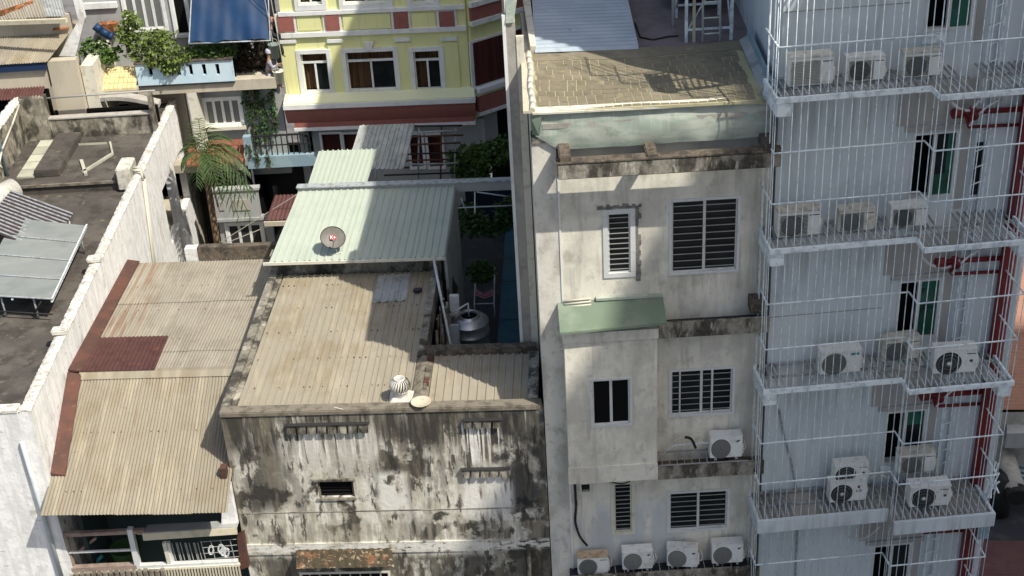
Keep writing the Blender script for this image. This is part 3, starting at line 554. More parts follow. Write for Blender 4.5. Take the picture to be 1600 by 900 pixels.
# dark fresh mortar round the narrow top window
mb = MB(); a, b, c, d = w1; rnd = random.Random(3)
for (x0, x1, y0, y1) in [(a-.12, b+.14, d+.01, d+.10), (b+.012, b+.11, c-.12, d+.01)]:
    n = 14
    for k in range(n):
        if x1-x0 > y1-y0: xa = x0+(x1-x0)*k/n; mb.box(xa, xa+(x1-x0)/n, -.014-.004*(k % 2), -.001, y0+rnd.uniform(-.0, .02), y1+rnd.uniform(-.04, .03))
        else: za = y0+(y1-y0)*k/n; mb.box(x0, x1+rnd.uniform(-.05, .02), -.014-.004*(k % 2), -.001, za, za+(y1-y0)/n)
part(BH, 'mortar_patch', mb, M['mortar'])
# top beam with posts
tb = (B.v(870, 257, -.70)[1]+B.v(1208, 238, -.70)[1])/2; bb = (B.v(872, 281, -.70)[1]+B.v(1208, 263, -.70)[1])/2
mb = MB(); part(BH, 'top_beam', bev(MB(), B.v(870, 260, -.58)[0], uR_+.02, -.70, -.47, bb, tb, .02), M['ledge'])
part(BH, 'beam_cap', MB().box(B.v(869, 235, -.58)[0]-.01, uR_+.03, -.715, -.455, tb+.002, tb+.03), M['ledgetop'])
for px in (881, 1016):
    pu_ = B.v(px, 235, -.3)[0]; part(BH, 'post', bev(MB(), pu_-.11, pu_+.11, -.69, -.002, tb-.14, tb+(.07 if px > 900 else .16), .02), M['ledgetop'])
part(BH, 'beam_stub', MB().box(u0-.02, u1-.1, -.05, .35, B.v(852, 222, 0)[1]+.002, B.v(852, 214, 0)[1]), M['mould'])
part(BH, 'corner_stub', MB().box(uR_-.3, uR_-.1, -.69, -.002, tb-.1, tb+.12), M['ledgetop'])
# green fascia sheet, dented
L0 = B.v(832, 178, -.1); R0 = B.v(1207, 159, -.1); L1 = B.v(873, 236, -.1); R1 = B.v(1205, 214, -.1)
def fas(a, b):
    ul = L0[0]+.04; u = ul+(R0[0]-ul)*a; zt_ = L0[1]+(R0[1]-L0[1])*a; zb = L1[1]+(R1[1]-L1[1])*a
    if a < .1: zb += (.1-a)*3.2
    d = .022*math.sin(a*7+1)*math.sin(b*3.1) + .012*math.sin(a*17+b*4) + .006*math.sin(a*41-b*5)+.004*math.sin(a*71+b*9)
    return (u, -.07-.06*math.sin(b*2.6)+d*min(1, b*3)+.03*b, zt_+(zb-zt_)*b)
part(BH, 'fascia_sheet', MB().grid(fas, 60, 12, (0, .006, 0)), M['green'])
part(BH, 'fascia_lip', MB().slab([(L0[0], -.16, L0[1]), (R0[0], -.16, R0[1]), (R0[0], .06, R0[1]+.03), (L0[0], .06, L0[1]+.03)], (0, 0, .035)), M['flash'])
part(BH, 'torn_fascia_corner', MB().hexa([(L0[0]-.05,-.1,L0[1]-.03),(L0[0]+.18,-.16,L0[1]-.03),(L0[0]+.1,-.18,L0[1]-.42),(L0[0]-.02,-.05,L0[1]-.45)], [(L0[0]-.05,-.09,L0[1]-.03),(L0[0]+.18,-.15,L0[1]-.03),(L0[0]+.1,-.17,L0[1]-.42),(L0[0]-.02,-.04,L0[1]-.45)]), M['awning'])
# mat roof with felt tiles
fl = B.z(834, 177, zr); fr = B.z(1200, 158, zr); bk0 = B.z(829, 86, zr); bk1 = B.z(1160, 66, zr)
def rf(a, b, h=0): 
    sg = .10*math.sin(a*3.1)*math.sin(b*3.0)+.03*math.sin(a*11)*math.sin(b*7)
    p = Vector((*fl, 0)).lerp(Vector((*fr, 0)), a).lerp(Vector((*bk0, 0)).lerp(Vector((*bk1, 0)), a), b); return Vector((p.x, p.y, zr-sg+.02+h))
part(BH, 'roof_mat', MB().grid(rf, 40, 24, (0, 0, -.05)), M['grout'])
rnd = random.Random(5); NC, NR = 23, 10
for j in range(NR):
    b0 = .015+j*.97/NR*.86; b1 = b0+.97/NR*.86; off = (0, .35, .3, .02, .4, .45, .1)[j % 7]+rnd.uniform(-.05, .05)
    for i in range(-1, NC):
        a0 = .02+(i+off)*.93/NC; a1 = a0+.93/NC-.0046; aa0 = max(.015, a0); aa1 = min(.955, a1)
        if aa1-aa0 < .012: continue
        g0, g1 = b0+.005, b1-.004
        if rnd.random() < .12+.035*j: aa1 = min(.955, aa1+.0046)
        if rnd.random() < .15+.05*j: g1 = b1+.0058
        q = [rf(aa0, g0, .001), rf(aa1, g0, .001), rf(aa1, g1, .001), rf(aa0, g1, .001)]
        part(BH, 'tile', MB().slab(q, (0, 0, .007+.001*(j % 2))), M['tile'])
part(BH, 'felt_strip', MB().grid(lambda a, b: rf(.01+a*.97, .86+b*.14, .004), 30, 6, (0, 0, .008)), M['tile'])
part(BH, 'verge_flashing', MB().path([tuple(rf(-.006+.004*math.sin(k*1.3), k/9, .03)) for k in range(10)], .06, 8), M['flash'])
part(BH, 'verge_board', MB().slab([rf(-.045, 0, -.02), rf(-.01, 0, -.02), rf(-.01, 1, -.02), rf(-.045, 1, -.02)], (0, 0, .05)), M['cream'])
part(BH, 'gutter', MB().slab([rf(.985, -.01, .0), rf(1.03, -.01, .12), rf(1.03, 1, .12), rf(.985, 1, .0)], (0, 0, .015)), M['sheet_zinc'])
part(BH, 'gutter_upstand', MB().slab([rf(1.02, -.012, .01), rf(1.032, -.012, .01), rf(1.032, 1, .01), rf(1.02, 1, .01)], (0, 0, .25)), M['bluepaint'])
part(BH, 'roof_slab', MB().box(u0+.2, uR_-.01, -.1, bk1[1], zr-.35, zr-.24), M['conc'])
# rear roof deck, blue-grey corrugated sheets with waves running across
fa = B.z(836, 83, zr+.02); fb = B.z(998, 77, zr+.02); ba = B.z(829, -40, zr+.02); bb_ = B.z(967, -45, zr+.02)
zz = zr+.03
for k in range(2):
    t0, t1 = k/2, (k+1)/2+.01
    A = Vector((*fa, zz)); Bq = Vector((*fb, zz)); Cq = Vector((*bb_, zz+.25)); Dq = Vector((*ba, zz+.25)); h = Vector((0, 0, .012*k))
    part(BH, 'rear_roof_sheet', MB().corr(A.lerp(Dq, t0)+h, A.lerp(Dq, t1)+h, Bq.lerp(Cq, t1)+h, Bq.lerp(Cq, t0)+h, 14, .07), M['sheet_blue'])
fl2 = B.z(985, 70, zr-.1)
part(BH, 'terrace_floor', MB().box(u0+.3, uR_+.5, bk1[1]-.05, 14, zr-.4, zr-.1), M['pinkfloor'])
part(BH, 'left_flashing', MB().slab([(*B.z(829, 83, zr), zr-.05), (*B.z(838, 83, zr), zr-.05), (*B.z(828, 0, zr), zr-.05), (*B.z(816, 0, zr), zr-.05)], (0, 0, .2)), M['flash'])
wr = B.z(985, 40, zr)
# steel water-tank stand and ladder on the terrace
FR = thing('tank_stand', 'tall pale steel lattice stand with crossed braces on the tower-side terrace', 'steel frame', B, (*B.z(1100, 60, zr-.1), zr-.1), )
p00 = B.z(1072, 66, zr-.1); p10 = B.z(1142, 62, zr-.1)
ya, yb = p00[1], p00[1]+1.6; xa, xb = p00[0], p10[0]; hz = zr-.1
for x_ in (xa, xa+.16, xb, xb+.02):
    for y_ in (ya, yb):
        if x_ in (xa+.16,) and y_ == yb: continue
        part(FR, 'leg', MB().box(x_-.03, x_+.03, y_-.03+(.05 if x_ == xb+.02 else 0), y_+.03+(.05 if x_ == xb+.02 else 0), hz, hz+4.5), M['steel'] if x_ != xa+.16 else M['cream'])
for zz_ in (.25, 1.2, 2.2, 3.4):
    part(FR, 'rail', MB().box(xa, xb, ya-.02, ya+.02, hz+zz_, hz+zz_+.04), M['steel']); part(FR, 'rail', MB().box(xa, xb, yb-.02, yb+.02, hz+zz_, hz+zz_+.04), M['steel'])
for s_ in range(2):
    z0_ = hz+.2+s_*1.8
    part(FR, 'brace', MB().tube((xa, ya, z0_), (xb, ya, z0_+1.7), .018, 6), M['steel']); part(FR, 'brace', MB().tube((xb, yb, z0_), (xa, yb, z0_+1.7), .018, 6), M['steel']); part(FR, 'brace', MB().tube((xb, ya, z0_), (xb, yb, z0_+1.7), .018, 6), M['steel']); part(FR, 'brace', MB().tube((xa, yb, z0_), (xa, ya, z0_+1.7), .018, 6), M['steel'])
LD = thing('steel_ladder', 'pale steel ladder leaning on the stand on the tower-side terrace', 'ladder', B, (*B.z(1108, 69, hz), hz))
la = B.z(1097, 69, hz); lb = B.z(1124, 68, hz)
for x_ in (la[0], lb[0]): part(LD, 'rail', MB().tube((x_, la[1]-.1, hz), (x_, la[1]+.25, hz+4.2), .024, 6), M['alu'])
for k in range(11):
    t = .25+k*.33; part(LD, 'rung', MB().tube((la[0], la[1]-.1+.35*t/4.2, hz+t), (lb[0], la[1]-.1+.35*t/4.2, hz+t), .018, 6), M['alu'])
single('roof_post', MB().tube((*B.z(1052, 42, hz), hz), (*B.z(1052, 42, hz), hz+3), .04, 8), M['alu'], 'lone pale post standing on the mauve terrace left of the tank stand', 'post', B, (*B.z(1052, 42, hz), hz))
cbl = [(992, 35), (1000, 58), (1020, 62), (1045, 57), (1060, 56)]
single('black_cable', MB().path([(*B.z(x, y, hz+.02), hz+.02) for x, y in cbl], .02, 5), M['cable'], 'black cable trailing over the mauve terrace floor', 'cable', B, (*B.z(1000, 58, hz), hz))
single('dark_interior_fill', MB().lathe(((xa+xb)/2, yb+.9, hz+.3), [(0, 0), (.75, 0), (.75, 2.6), (.1, 2.8)], 24), M['void'], 'black cylinder filling in the dark interior behind the steel stand', 'water tank', B, ((xa+xb)/2, yb+.9, hz))  # unlit black shape colours in the dark interior of the tank stand
# bay
ba0, ba1 = B.v(884, 600, -.5)[0], B.v(1027, 600, -.5)[0]; bz_t = B.v(955, 516, -.5)[1]; bz_b = B.v(955, 752, -.5)[1]
wb = B.rect(923, 591, 987, 665, -.5); f1 = B.v(955, 531, -.5)[1]; f2 = B.v(955, 727, -.5)[1]
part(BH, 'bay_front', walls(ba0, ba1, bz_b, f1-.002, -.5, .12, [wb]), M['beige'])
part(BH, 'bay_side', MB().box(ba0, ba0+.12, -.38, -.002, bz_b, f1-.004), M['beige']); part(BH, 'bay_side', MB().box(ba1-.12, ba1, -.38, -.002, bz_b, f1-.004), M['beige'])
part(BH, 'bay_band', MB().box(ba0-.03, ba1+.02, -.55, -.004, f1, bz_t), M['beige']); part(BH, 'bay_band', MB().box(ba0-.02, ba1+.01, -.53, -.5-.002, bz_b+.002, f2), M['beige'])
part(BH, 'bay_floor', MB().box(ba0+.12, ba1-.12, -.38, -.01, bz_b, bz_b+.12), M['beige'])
wf = win(BH, B, wb, -.5, 2, 0, .04, pane='void', dep=.08)
aw = B.v(875, 521, -.72); aw2 = B.v(1042, 505, -.72); awb = B.v(885, 476, -.0); awc = B.v(1035, 461, -.0)
part(BH, 'bay_awning', MB().slab([(aw[0], -.72, aw[1]), (aw2[0], -.72, aw2[1]), (awc[0], -.01, awc[1]), (aw[0], -.01, awc[1]-.05)], (0, 0, .02)), M['awning'])
part(BH, 'awning_lip', MB().slab([(aw[0], -.725, aw[1]-.03), (aw2[0], -.725, aw2[1]-.03), (aw2[0], -.722, aw2[1]+.02), (aw[0], -.722, aw[1]+.02)], (0, -.012, 0)), M['awning'])
part(BH, 'awning_ridge', MB().box(awb[0]+.6, awc[0], -.09, -.003, awc[1]+.0, awc[1]+.06), M['green'])
for k in range(3): part(BH, 'wall_pipe', MB().tube((u1, -.05-.03*k, awc[1]+.02-.055*k), (u1+.55, -.05-.03*k, awc[1]+.05-.055*k), .022, 6), M['rope'])
# ledges
lz = B.v(1120, 500, -.5)[1]; lzb = B.v(1120, 524, -.5)[1]
part(BH, 'ledge', MB().box(ba1+.03, uR_-.02, -.5, -.42, lzb, lz-.02).box(ba1+.03, uR_-.02, -.42, -.002, lzb, lzb+.12), M['ledge'])
part(BH, 'ledge_lining', MB().box(ba1+.03, uR_-.02, -.415, -.004, lzb+.121, lzb+.14), M['blackroof'])
part(BH, 'ledge_spout', MB().box(uR_-.38, uR_-.08, -.35, -.0021, lz-.0, lz+.28), M['ledgetop'])
lz2 = B.v(1110, 727, -.5)[1]; lzb2 = B.v(1110, 745, -.5)[1]
part(BH, 'ledge', MB().box(ba1+.012, uR_-.0, -.5, -.43, lzb2, lz2+.02).box(ba1+.012, uR_-.0, -.43, -.002, lzb2, lzb2+.1), M['ledge'])
part(BH, 'ledge_lining', MB().box(ba1+.012, uR_, -.425, -.004, lzb2+.101, lzb2+.12), M['ledgetop'])
lz3 = B.v(1030, 893, -.5)[1]
part(BH, 'ledge', MB().box(u1-.1, uR_, -.55, -.47, lz3-.35, lz3+.0).box(u1-.1, uR_, -.47, -.002, lz3-.35, lz3-.2), M['ledge'])
part(BH, 'ledge_lining', MB().box(u1-.1, uR_, -.465, -.004, lz3-.199, lz3-.18), M['blackroof'])
RK = thing('condenser_rack', 'thin pale steel rack lying on the middle ledge of the cream house', 'rack', B, (3.5, -.3, lz2))
for k in range(8):
    x_ = ba1+.12+k*.16; part(RK, 'rod', MB().tube((x_, -.45, lz2+.05), (x_+.0, -.05, lz2+.09), .010, 5), M['iron'])
part(RK, 'side_rail', MB().box(ba1+.05, uR_-.35, -.47, -.45, lz2+.03, lz2+.055), M['iron']); part(RK, 'side_rail', MB().box(ba1+.05, uR_-.35, -.06, -.04, lz2+.07, lz2+.095), M['iron'])
RK2 = thing('condenser_rack', 'thin steel rack under the four condensers on the bottom ledge', 'rack', B, (3.0, -.3, lz3))
for k in range(18):
    x_ = u1+.12+k*.2; part(RK2, 'rod', MB().tube((x_, -.45, lz3-.05), (x_, -.05, lz3-.02), .010, 5), M['iron'])
part(RK2, 'side_rail', MB().box(u1+.05, uR_-.35, -.46, -.44, lz3-.07, lz3-.045), M['iron'])
gB = 'condensers on the ledges of the cream house'
acpx('round', B, 1109, 1161, 700, -.26, lz2+.06, 'white condenser alone on the middle ledge of the cream house', gB, 0, 1.2)
acpx('rusty', B, 902, 951, 880, -.24, lz3-.12, 'condenser with brown rust-stained lid, leftmost on the bottom ledge', gB, 0, 1.12)
acpx('round', B, 972, 1021, 878, -.26, lz3-.03, 'clean white condenser second from the left on the bottom ledge', gB, 0, 1.15)
acpx('round', B, 1041, 1094, 875, -.27, lz3-.03, 'white condenser turned askew on the bottom ledge', gB, -9, 1.15)
acpx('round', B, 1112, 1162, 874, -.26, lz3-.0, 'white condenser nearest the tower on the bottom ledge', gB, 0, 1.15)
sagcable(B, [(1030, 712, -.2), (1042, 696, -.25), (1060, 686, -.25), (1076, 684, -.25), (1087, 692, -.2)], .022, M['rope'], 'refrigerant_hose', 'pale bent refrigerant hose looping over the middle ledge rack', 'hose')
sagcable(B, [(1036, 710, -.2), (1052, 697, -.25), (1085, 693, -.25), (1110, 692, -.25)], .018, M['alu'], 'refrigerant_hose', 'white thin hose running to the lone ledge condenser', 'hose')
sagcable(B, [(1070, 683, -.25), (1080, 686, -.27), (1087, 700, -.25)], .03, M['cable'], 'cable_wrap', 'black taped hose end curling beside the lone ledge condenser', 'cable')
sagcable(B, [(898, 757, -.05), (900, 790, -.05), (899, 815, -.06), (906, 838, -.08), (918, 853, -.15)], .028, M['cable'], 'wall_cable', 'black cable bundle hanging down the wall to the rust-lidded condenser', 'cable')
sagcable(B, [(950, 752, -.03), (970, 756, -.04), (985, 752, -.03)], .014, M['cable'], 'wall_cable', 'short black wire sagging above the low narrow window', 'cable')
# ================================================================= PARTY WALL
pv = 2.42; pa = B.v(812.5, 530, pv)[0]; pb = B.v(834, 530, pv)[0]
ptop = B.v(808, 34, pv)[1]
PW = thing('party_wall', 'tall narrow bare concrete party wall end rising beside the cream house', 'wall', B, (pa, pv, 0))
part(PW, 'wall', MB().box(pa+.07, pb-.05, pv, pv+12, 0, ptop), M['conc'])
part(PW, 'edge_strip', MB().box(pa, pa+.068, pv-.02, pv+.06, 0, ptop+.15), M['trim']); part(PW, 'edge_strip', MB().box(pb-.048, u0-.022, pv-.02, pv+.06, 0, ptop-.3), M['flash'])
part(PW, 'metal_cap', MB().hexa([(pa+.07,pv-.05,ptop),(pb-.08,pv-.05,ptop),(pb-.08,pv+.4,ptop),(pa+.07,pv+.4,ptop)], [(pa+.1,pv+.0,ptop+.35),(pb+.02,pv+.0,ptop+.5),(pb+.02,pv+.4,ptop+.5),(pa+.1,pv+.4,ptop+.35)]), M['green'])

# ---------------- foliage
def leaves(mb, c, r, n, s, rnd, droop=0):
    for _ in range(n):
        while True:
            p = Vector((rnd.uniform(-1, 1), rnd.uniform(-1, 1), rnd.uniform(-1, 1)))
            if .15 < p.length < 1: break
        p = Vector((c[0]+p.x*r[0], c[1]+p.y*r[1], c[2]+p.z*r[2])); d = Vector((rnd.gauss(0, 1), rnd.gauss(0, 1), rnd.gauss(0, .6)-droop)).normalized(); e = d.orthogonal().normalized(); e = (e+d.cross(e)*rnd.uniform(-1.5, 1.5)).normalized(); l = s*rnd.uniform(.6, 1.4); w_ = l*.33; nn = d.cross(e)
        mb.add([p, p+d*l*.5+e*w_, p+d*l, p+d*l*.5-e*w_, p+d*l*.5-nn*w_*.25], [(0, 1, 4), (1, 2, 4), (2, 3, 4), (3, 0, 4)])
    return mb
def plant(name, label, F, clumps, n, s, m, seed, group=None, cat='plant', droop=0, stems=True):
    rnd = random.Random(seed); c0 = clumps[0][0]; T = thing(name, label, cat, F, c0, group)
    mb = MB(); 
    for c, r in clumps: leaves(mb, c, r, int(n*(r[0]*r[1]*r[2])**.4*3), s, rnd, droop)
    part(T, 'foliage', mb, M[m], kind='stuff')
    if stems:
        st_ = MB()
        for c, r in clumps:
            for _ in range(3): st_.tube((c[0]+rnd.uniform(-.3, .3)*r[0], c[1], c[2]-r[2]), (c[0]+rnd.uniform(-.7, .7)*r[0], c[1]+rnd.uniform(-.5, .5)*r[1], c[2]+r[2]*.6), .012, 4)
        part(T, 'stems', st_, M['bark'], kind='stuff')
    return T
# ================================================================= STAINED HOUSE (S frame)
zs = 13.14; sL, sR = -6.41, .34; iu0 = -2.12
SH = thing('stained_house', 'mould-blackened plaster house front with vent hoods and beige steel roof', 'house', S, (-3, 0, 0))
vw = S.rect(497, 751, 553, 777, 0); aw_ = S.rect(470, 893, 612, 930, 0)
part(SH, 'front_wall', walls(sL, sR+.17, 0, zs-.12, 0, .2, [vw, aw_]), M['stained'])
part(SH, 'coping', bev(MB(), sL-.02, sR+.14, -.03, .26, zs-.12, zs, .02), M['coping'])
part(SH, 'ledge_band', MB().box(sL+.02, sR-.02, -.035, -.002, S.v(600, 862, 0)[1], S.v(600, 846, 0)[1]), M['stained'])
part(SH, 'joint', MB().box(sL+.02, sR-.02, -.010, -.001, S.v(600, 798, 0)[1], S.v(600, 797, 0)[1]), M['mould'])
part(SH, 'core', MB().box(sL+.25, iu0-.06, .5, 6.2, 0, zs-.6), M['void']); part(SH, 'core', MB().box(iu0-.05, sR-.25, .5, 2.05, 0, zs-.6), M['void'])
o = MB()
a, b, c, d = vw
for q in ((a,a+.04,c,d),(b-.04,b,c,d),(a+.04,b-.04,d-.05,d)): o.box(q[0], q[1], .02, .09, q[2], q[3])
wf = part(SH, 'window', o, M['mould'])
for k in range(5): 
    zz = c+(d-c)*(k+.4)/5; part(wf, 'louvre', MB().hexa([(a+.04,.05,zz),(b-.04,.05,zz),(b-.04,.12,zz+.05),(a+.04,.12,zz+.05)], [(a+.04,.05,zz+.012),(b-.04,.05,zz+.012),(b-.04,.12,zz+.062),(a+.04,.12,zz+.062)]), M['void'])
part(SH, 'window_lintel', MB().box(a-.06, b+.06, -.05, -.002, d+.01, d+.06), M['mould']); part(SH, 'window_sill', MB().box(a-.05, b+.03, -.04, -.002, c-.06, c-.01), M['mould'])
# vent hoods
def hoods(x0, x1, y0, y1, n, kind):
    a, b, c, d = S.rect(x0, y0, x1, y1, 0); w_ = (b-a)/n
    for k in range(n):
        x = a+w_*k; m = MB(); t = .018; dp = .09
        m.box(x+.02, x+w_-.02, -dp, -.002, d-.03, d)
        m.hexa([(x+.02,-dp,d-.03),(x+.02+t,-dp,d-.03),(x+.02+t,-.002,d-.03),(x+.02,-.002,d-.03)], [(x+.02,-dp,d-.031),(x+.02+t,-dp,d-.031),(x+.02+t,-.002,d-.031),(x+.02,-.002,d-.031)])
        h_ = (d-c)*.95
        m.hexa([(x+.03,-dp*.9,d-.03),(x+w_-.03,-dp*.9,d-.03),(x+w_-.03,-dp*.6,d-.03),(x+.03,-dp*.6,d-.03)][::1], [(x+.05,-.10,d-h_*.85),(x+w_-.05,-.10,d-h_*.85),(x+w_-.05,-.05,d-h_),(x+.05,-.05,d-h_)])
        m.box(x+.012, x+.03, -dp, -.002, d-h_*.9, d-.031)
        part(SH, 'vent_hood', m, M['mould']); part(SH, 'vent_slot', MB().box(x+.04, x+w_-.03, -.006, -.001, c, d-.04), M['acdark'])
    part(SH, 'hood_cap', MB().box(a-.02, b+.02, -.105, -.003, d+.002, d+.018), M['acdark'])
hoods(449, 577, 661, 677, 8, 0); hoods(725, 785, 654, 668, 4, 0); hoods(722, 796, 731, 745, 5, 0)
# low window under a rusted awning
a, b, c, d = aw_
ra = S.v(463, 889, -.45); rb = S.v(616, 886, -.45); rc = S.v(614, 872, -.0); rd = S.v(466, 878, -.0)
part(SH, 'rusty_awning', MB().corr((ra[0], -.45, ra[1]), (rb[0], -.45, rb[1]), (rc[0], -.01, rb[1]+.2), (rd[0], -.01, ra[1]+.2), 12, .02), M['mossrust'])
o = MB()
for q in ((a,b,d-.06,d),(a,a+.06,c,d-.06),(b-.06,b,c,d-.06)): o.box(q[0], q[1], -.01, .08, q[2], q[3])
wf = part(SH, 'window', o, M['flash'])
for k in range(1, 9): part(wf, 'mullion', MB().box(a+(b-a)*k/9-.012, a+(b-a)*k/9+.012, .0, .04, c, d-.06), M['conc'])
part(wf, 'pane', MB().box(a+.06, b-.06, .05, .06, c, d-.06), M['void'])
part(SH, 'downpipe', MB().tube((sR-.32, -.06, 0), (sR-.32, -.06, S.v(828, 848, 0)[1]), .05, 8), M['mould'])
# roof
rw = S.z(432, 441, zs-.1)[1]; rbk = 6.05
zb = zs+.02
part(SH, 'side_parapet', MB().box(sL-.02, sL+.17, .262, 6.6, zs-.6, zs+.01).box(sL+.172, sL+.30, .262, 6.2, zs-.6, zs-.06), M['mould'])
iu = -2.12
def ibr(T, A, B_, C, D, ncol, rows, m, n=5, amp=.028, prof='ibr', lift=.01, name='roof_sheet', nv=3, skip=()):
    A, B_, C, D = map(Vector, (A, B_, C, D)); t = rows
    for j in range(len(t)-1):
        for i in range(ncol):
            if (i, j) in skip: continue
            a0, a1 = i/ncol, (i+1)/ncol+.012/1
            a1 = min(a1, 1.0)
            q0, q1 = t[j], min(1, t[j+1]+.012)
            P = lambda a, q: A.lerp(B_, a).lerp(D.lerp(C, a), q)
            h0 = Vector((0, 0, lift*(1.0 if j > 0 else .2)+.003*(i % 2)+random.uniform(0, .003))); h1 = Vector((0, 0, .001+.003*(i % 2)))
            part(T, name, MB().corr(P(a0, q0)+h0, P(a1, q0)+h0, P(a1, q1)+h1, P(a0, q1)+h1, n, amp, prof, nv=nv), m if not isinstance(m, (list, tuple)) else m[min(j, len(m)-1)])
ibr(SH, (sL+.30, .24, zs-.09), (iu-.22, .24, zs-.09), (iu-.22, rbk, zb-.07), (sL+.34, rbk, zb-.07), 4, [0, 1], M['sheet_beige'], n=6)
ibr(SH, (iu+.16, .24, zs-.09), (sR-.12, .24, zs-.09), (sR-.12, 2.12, zs-.05), (iu+.16, 2.12, zs-.05), 3, [0, 1], M['sheet_beige'], n=4)
p3_ = (S.z(655, 475, zs-.02)); 
part(SH, 'patch_sheet', MB().corr((-3.65, 4.55, zb-.05), (-2.85, 4.6, zb-.05), (-2.85, 5.9, zb-.03), (-3.65, 5.85, zb-.03), 4, .028, 'ibr'), M['sheet_zinc'])
def strip(a, b):
    r_ = random.Random(int(a*40)*7+int(b*9)); return (iu-.21+.36*b, .27+1.75*a, zs-.04+.06*math.sin(b*3.14)+r_.uniform(0, .02))
part(SH, 'mortar_ridge', MB().grid(strip, 24, 8, (0, 0, -.08), False), M['coping'])
for k in range(7):
    a = random.uniform(0, .95); mb = MB(); r_ = .05+random.random()*.05
    part(SH, 'brick_lump', bev(MB(), iu+.02, iu+.02+r_*1.6, .3+1.65*a, .3+1.65*a+r_*2, zs-.02, zs+.04+r_*.4, .015), M['rustflash' if k % 3 == 0 else 'coping'])
part(SH, 'inner_parapet', MB().box(iu-.22, iu-.05, 2.05, 6.6, zs-.5, zs+.03), M['mould'])
part(SH, 'rear_ledge', bev(MB(), iu-.05, sR+.0, 2.10, 2.32, zs-1.8, zs+.12, .015), M['ledgetop'])
part(SH, 'side_parapet', MB().box(sR-.16, sR+.06, .262, 2.1, zs-.6, zs+.02), M['ledge'])
part(SH, 'rear_wall', MB().box(sL, iu, 6.6-.35, 6.6, 0, zs+.42), M['mould'])
sm = MB()
for vv in (1.0, 2.15, 3.3, 4.4, 5.5):
    for k in range(30):
        u_ = sL+.42+k*.137
        if u_ < iu-.3 and random.random() < .4: sm.box(u_-.010, u_+.010, vv-.010, vv+.010, zs-.07, zs-.053+.0065*vv)
part(SH, 'roof_screw', sm, M['rustflash'], kind='stuff')
# turbine vent and basin
tv = S.z(627, 624, zs-.05)
TV = thing('turbine_vent', 'white round spinning roof ventilator with curved fins', 'roof vent', S, (tv[0], tv[1], zs-.05))
x, y, z0 = tv[0], tv[1], zs-.05
part(TV, 'base', MB().hexa([(x-.26,y-.22,z0+.0),(x+.26,y-.22,z0+.0),(x+.26,y+.26,z0+.03),(x-.26,y+.26,z0+.03)], [(x-.16,y-.14,z0+.13),(x+.16,y-.14,z0+.13),(x+.16,y+.16,z0+.13),(x-.16,y+.16,z0+.13)]), M['turb'])
part(TV, 'collar', MB().lathe((x, y, z0), [(.15, .13), (.15, .22), (.17, .23), (.13, .24), (0, .24)], 20), M['turb'])
part(TV, 'core', MB().lathe((x, y, z0+.38), [(0, -.15), (.12, -.13), (.17, 0), (.12, .13), (0, .15)], 16), M['acdark'])
fm = MB(); nf = 22; pr = [(.15, -.15), (.21, -.08), (.232, .0), (.205, .085), (.12, .155)]
for j in range(len(pr)-1):
    pass
vs = []; 
for (r_, h_) in pr:
    for dw in (0, .17): vs.append((r_*math.cos(dw+h_*1.2)*(1 if dw == 0 else .93), r_*math.sin(dw+h_*1.2)*(1 if dw == 0 else .93), h_+.38))
fin = MB().add(vs+[(p[0]*.96, p[1]*.96, p[2]) for p in vs], [(2*j, 2*j+1, 2*j+3, 2*j+2) for j in range(4)]+[(10+2*j+2, 10+2*j+3, 10+2*j+1, 10+2*j) for j in range(4)], True)
fme = mesh('fin', fin, M['turb'])
for k in range(nf): inst(TV, 'fin', fme, (x, y, z0), (0, 0, k*2*math.pi/nf))
part(TV, 'cap', MB().lathe((x, y, z0+.38), [(.125, .15), (.13, .165), (.10, .175), (.095, .165), (0, .17)], 20), M['turb'])
bs = S.v(657, 625, .1); 
bn = thing('basin', 'shallow cream basin lying on the parapet beside the roof ventilator', 'basin', S, (bs[0], .12, zs))
part(bn, 'bowl', MB().lathe((bs[0], .12, zs+.02), [(0, 0), (.15, .0), (.215, .06), (.222, .065), (.20, .06), (.14, .02), (0, .018)], 24), M['cream'])
single('stick', MB().tube((-3.95, .08, zs+.01), (-3.75, -.02, zs+.02), .012, 5), M['flash'], 'thin pale stick lying on the parapet left of the ventilator', 'stick', S, (-3.9, 0, zs))
q = S.z(652, 455, zs)
single('roof_rag', bev(MB(), q[0]-.1, q[0]+.12, q[1]-.08, q[1]+.12, zs-.01, zs+.05, .03), M['blackroof'], 'small dark rag lying at the top of the beige steel roof', 'rag', S, (q[0], q[1], zs))
# ================================================================= BROWN-ROOFED HOUSE
BR = thing('brown_roof_house', 'low house under a long brown corrugated roof with cluttered timber porch', 'house', S, (-8.5, 0, 0))
wu = W.v(45, 640, 0)[0]                                     # world x of the whitewashed wall's outer face
def su(x, v): # S-frame u of world x at depth v
    a = S.yaw; return (x + math.sin(a)*v)/math.cos(a)
ez = S.v(200, 803, -.95)[1]; e0 = S.v(62, 806, -.95)[0]; e1 = S.v(355, 797, -.95)[0]
slope = .165; bv = 7.75
zrg = 12.68; vrg = S.z(215, 584, zrg)[1]; zbk = 12.22; vbk = S.z(310, 409, zbk)[1]
zrf = lambda v: ez+(v+.95)*(zrg-ez)/(vrg+.95) if v <= vrg else zrg+(v-vrg)*(zbk-zrg)/(vbk-vrg)
def solve_row(px, py):   # depth of a pixel on the sloping roof
    lo, hi = -1.5, 12
    for _ in range(40):
        m_ = (lo+hi)/2; u, z = S.v(px, py, m_)
        if z < zrf(m_): hi = m_
        else: lo = m_
    return m_
bv = solve_row(310, 409)
rows = [(q+.95)/(bv+.95) for q in (vrg, solve_row(215, 553), solve_row(230, 476))]
rows = [0]+rows+[1]
A = Vector((e0, -.95, ez)); 
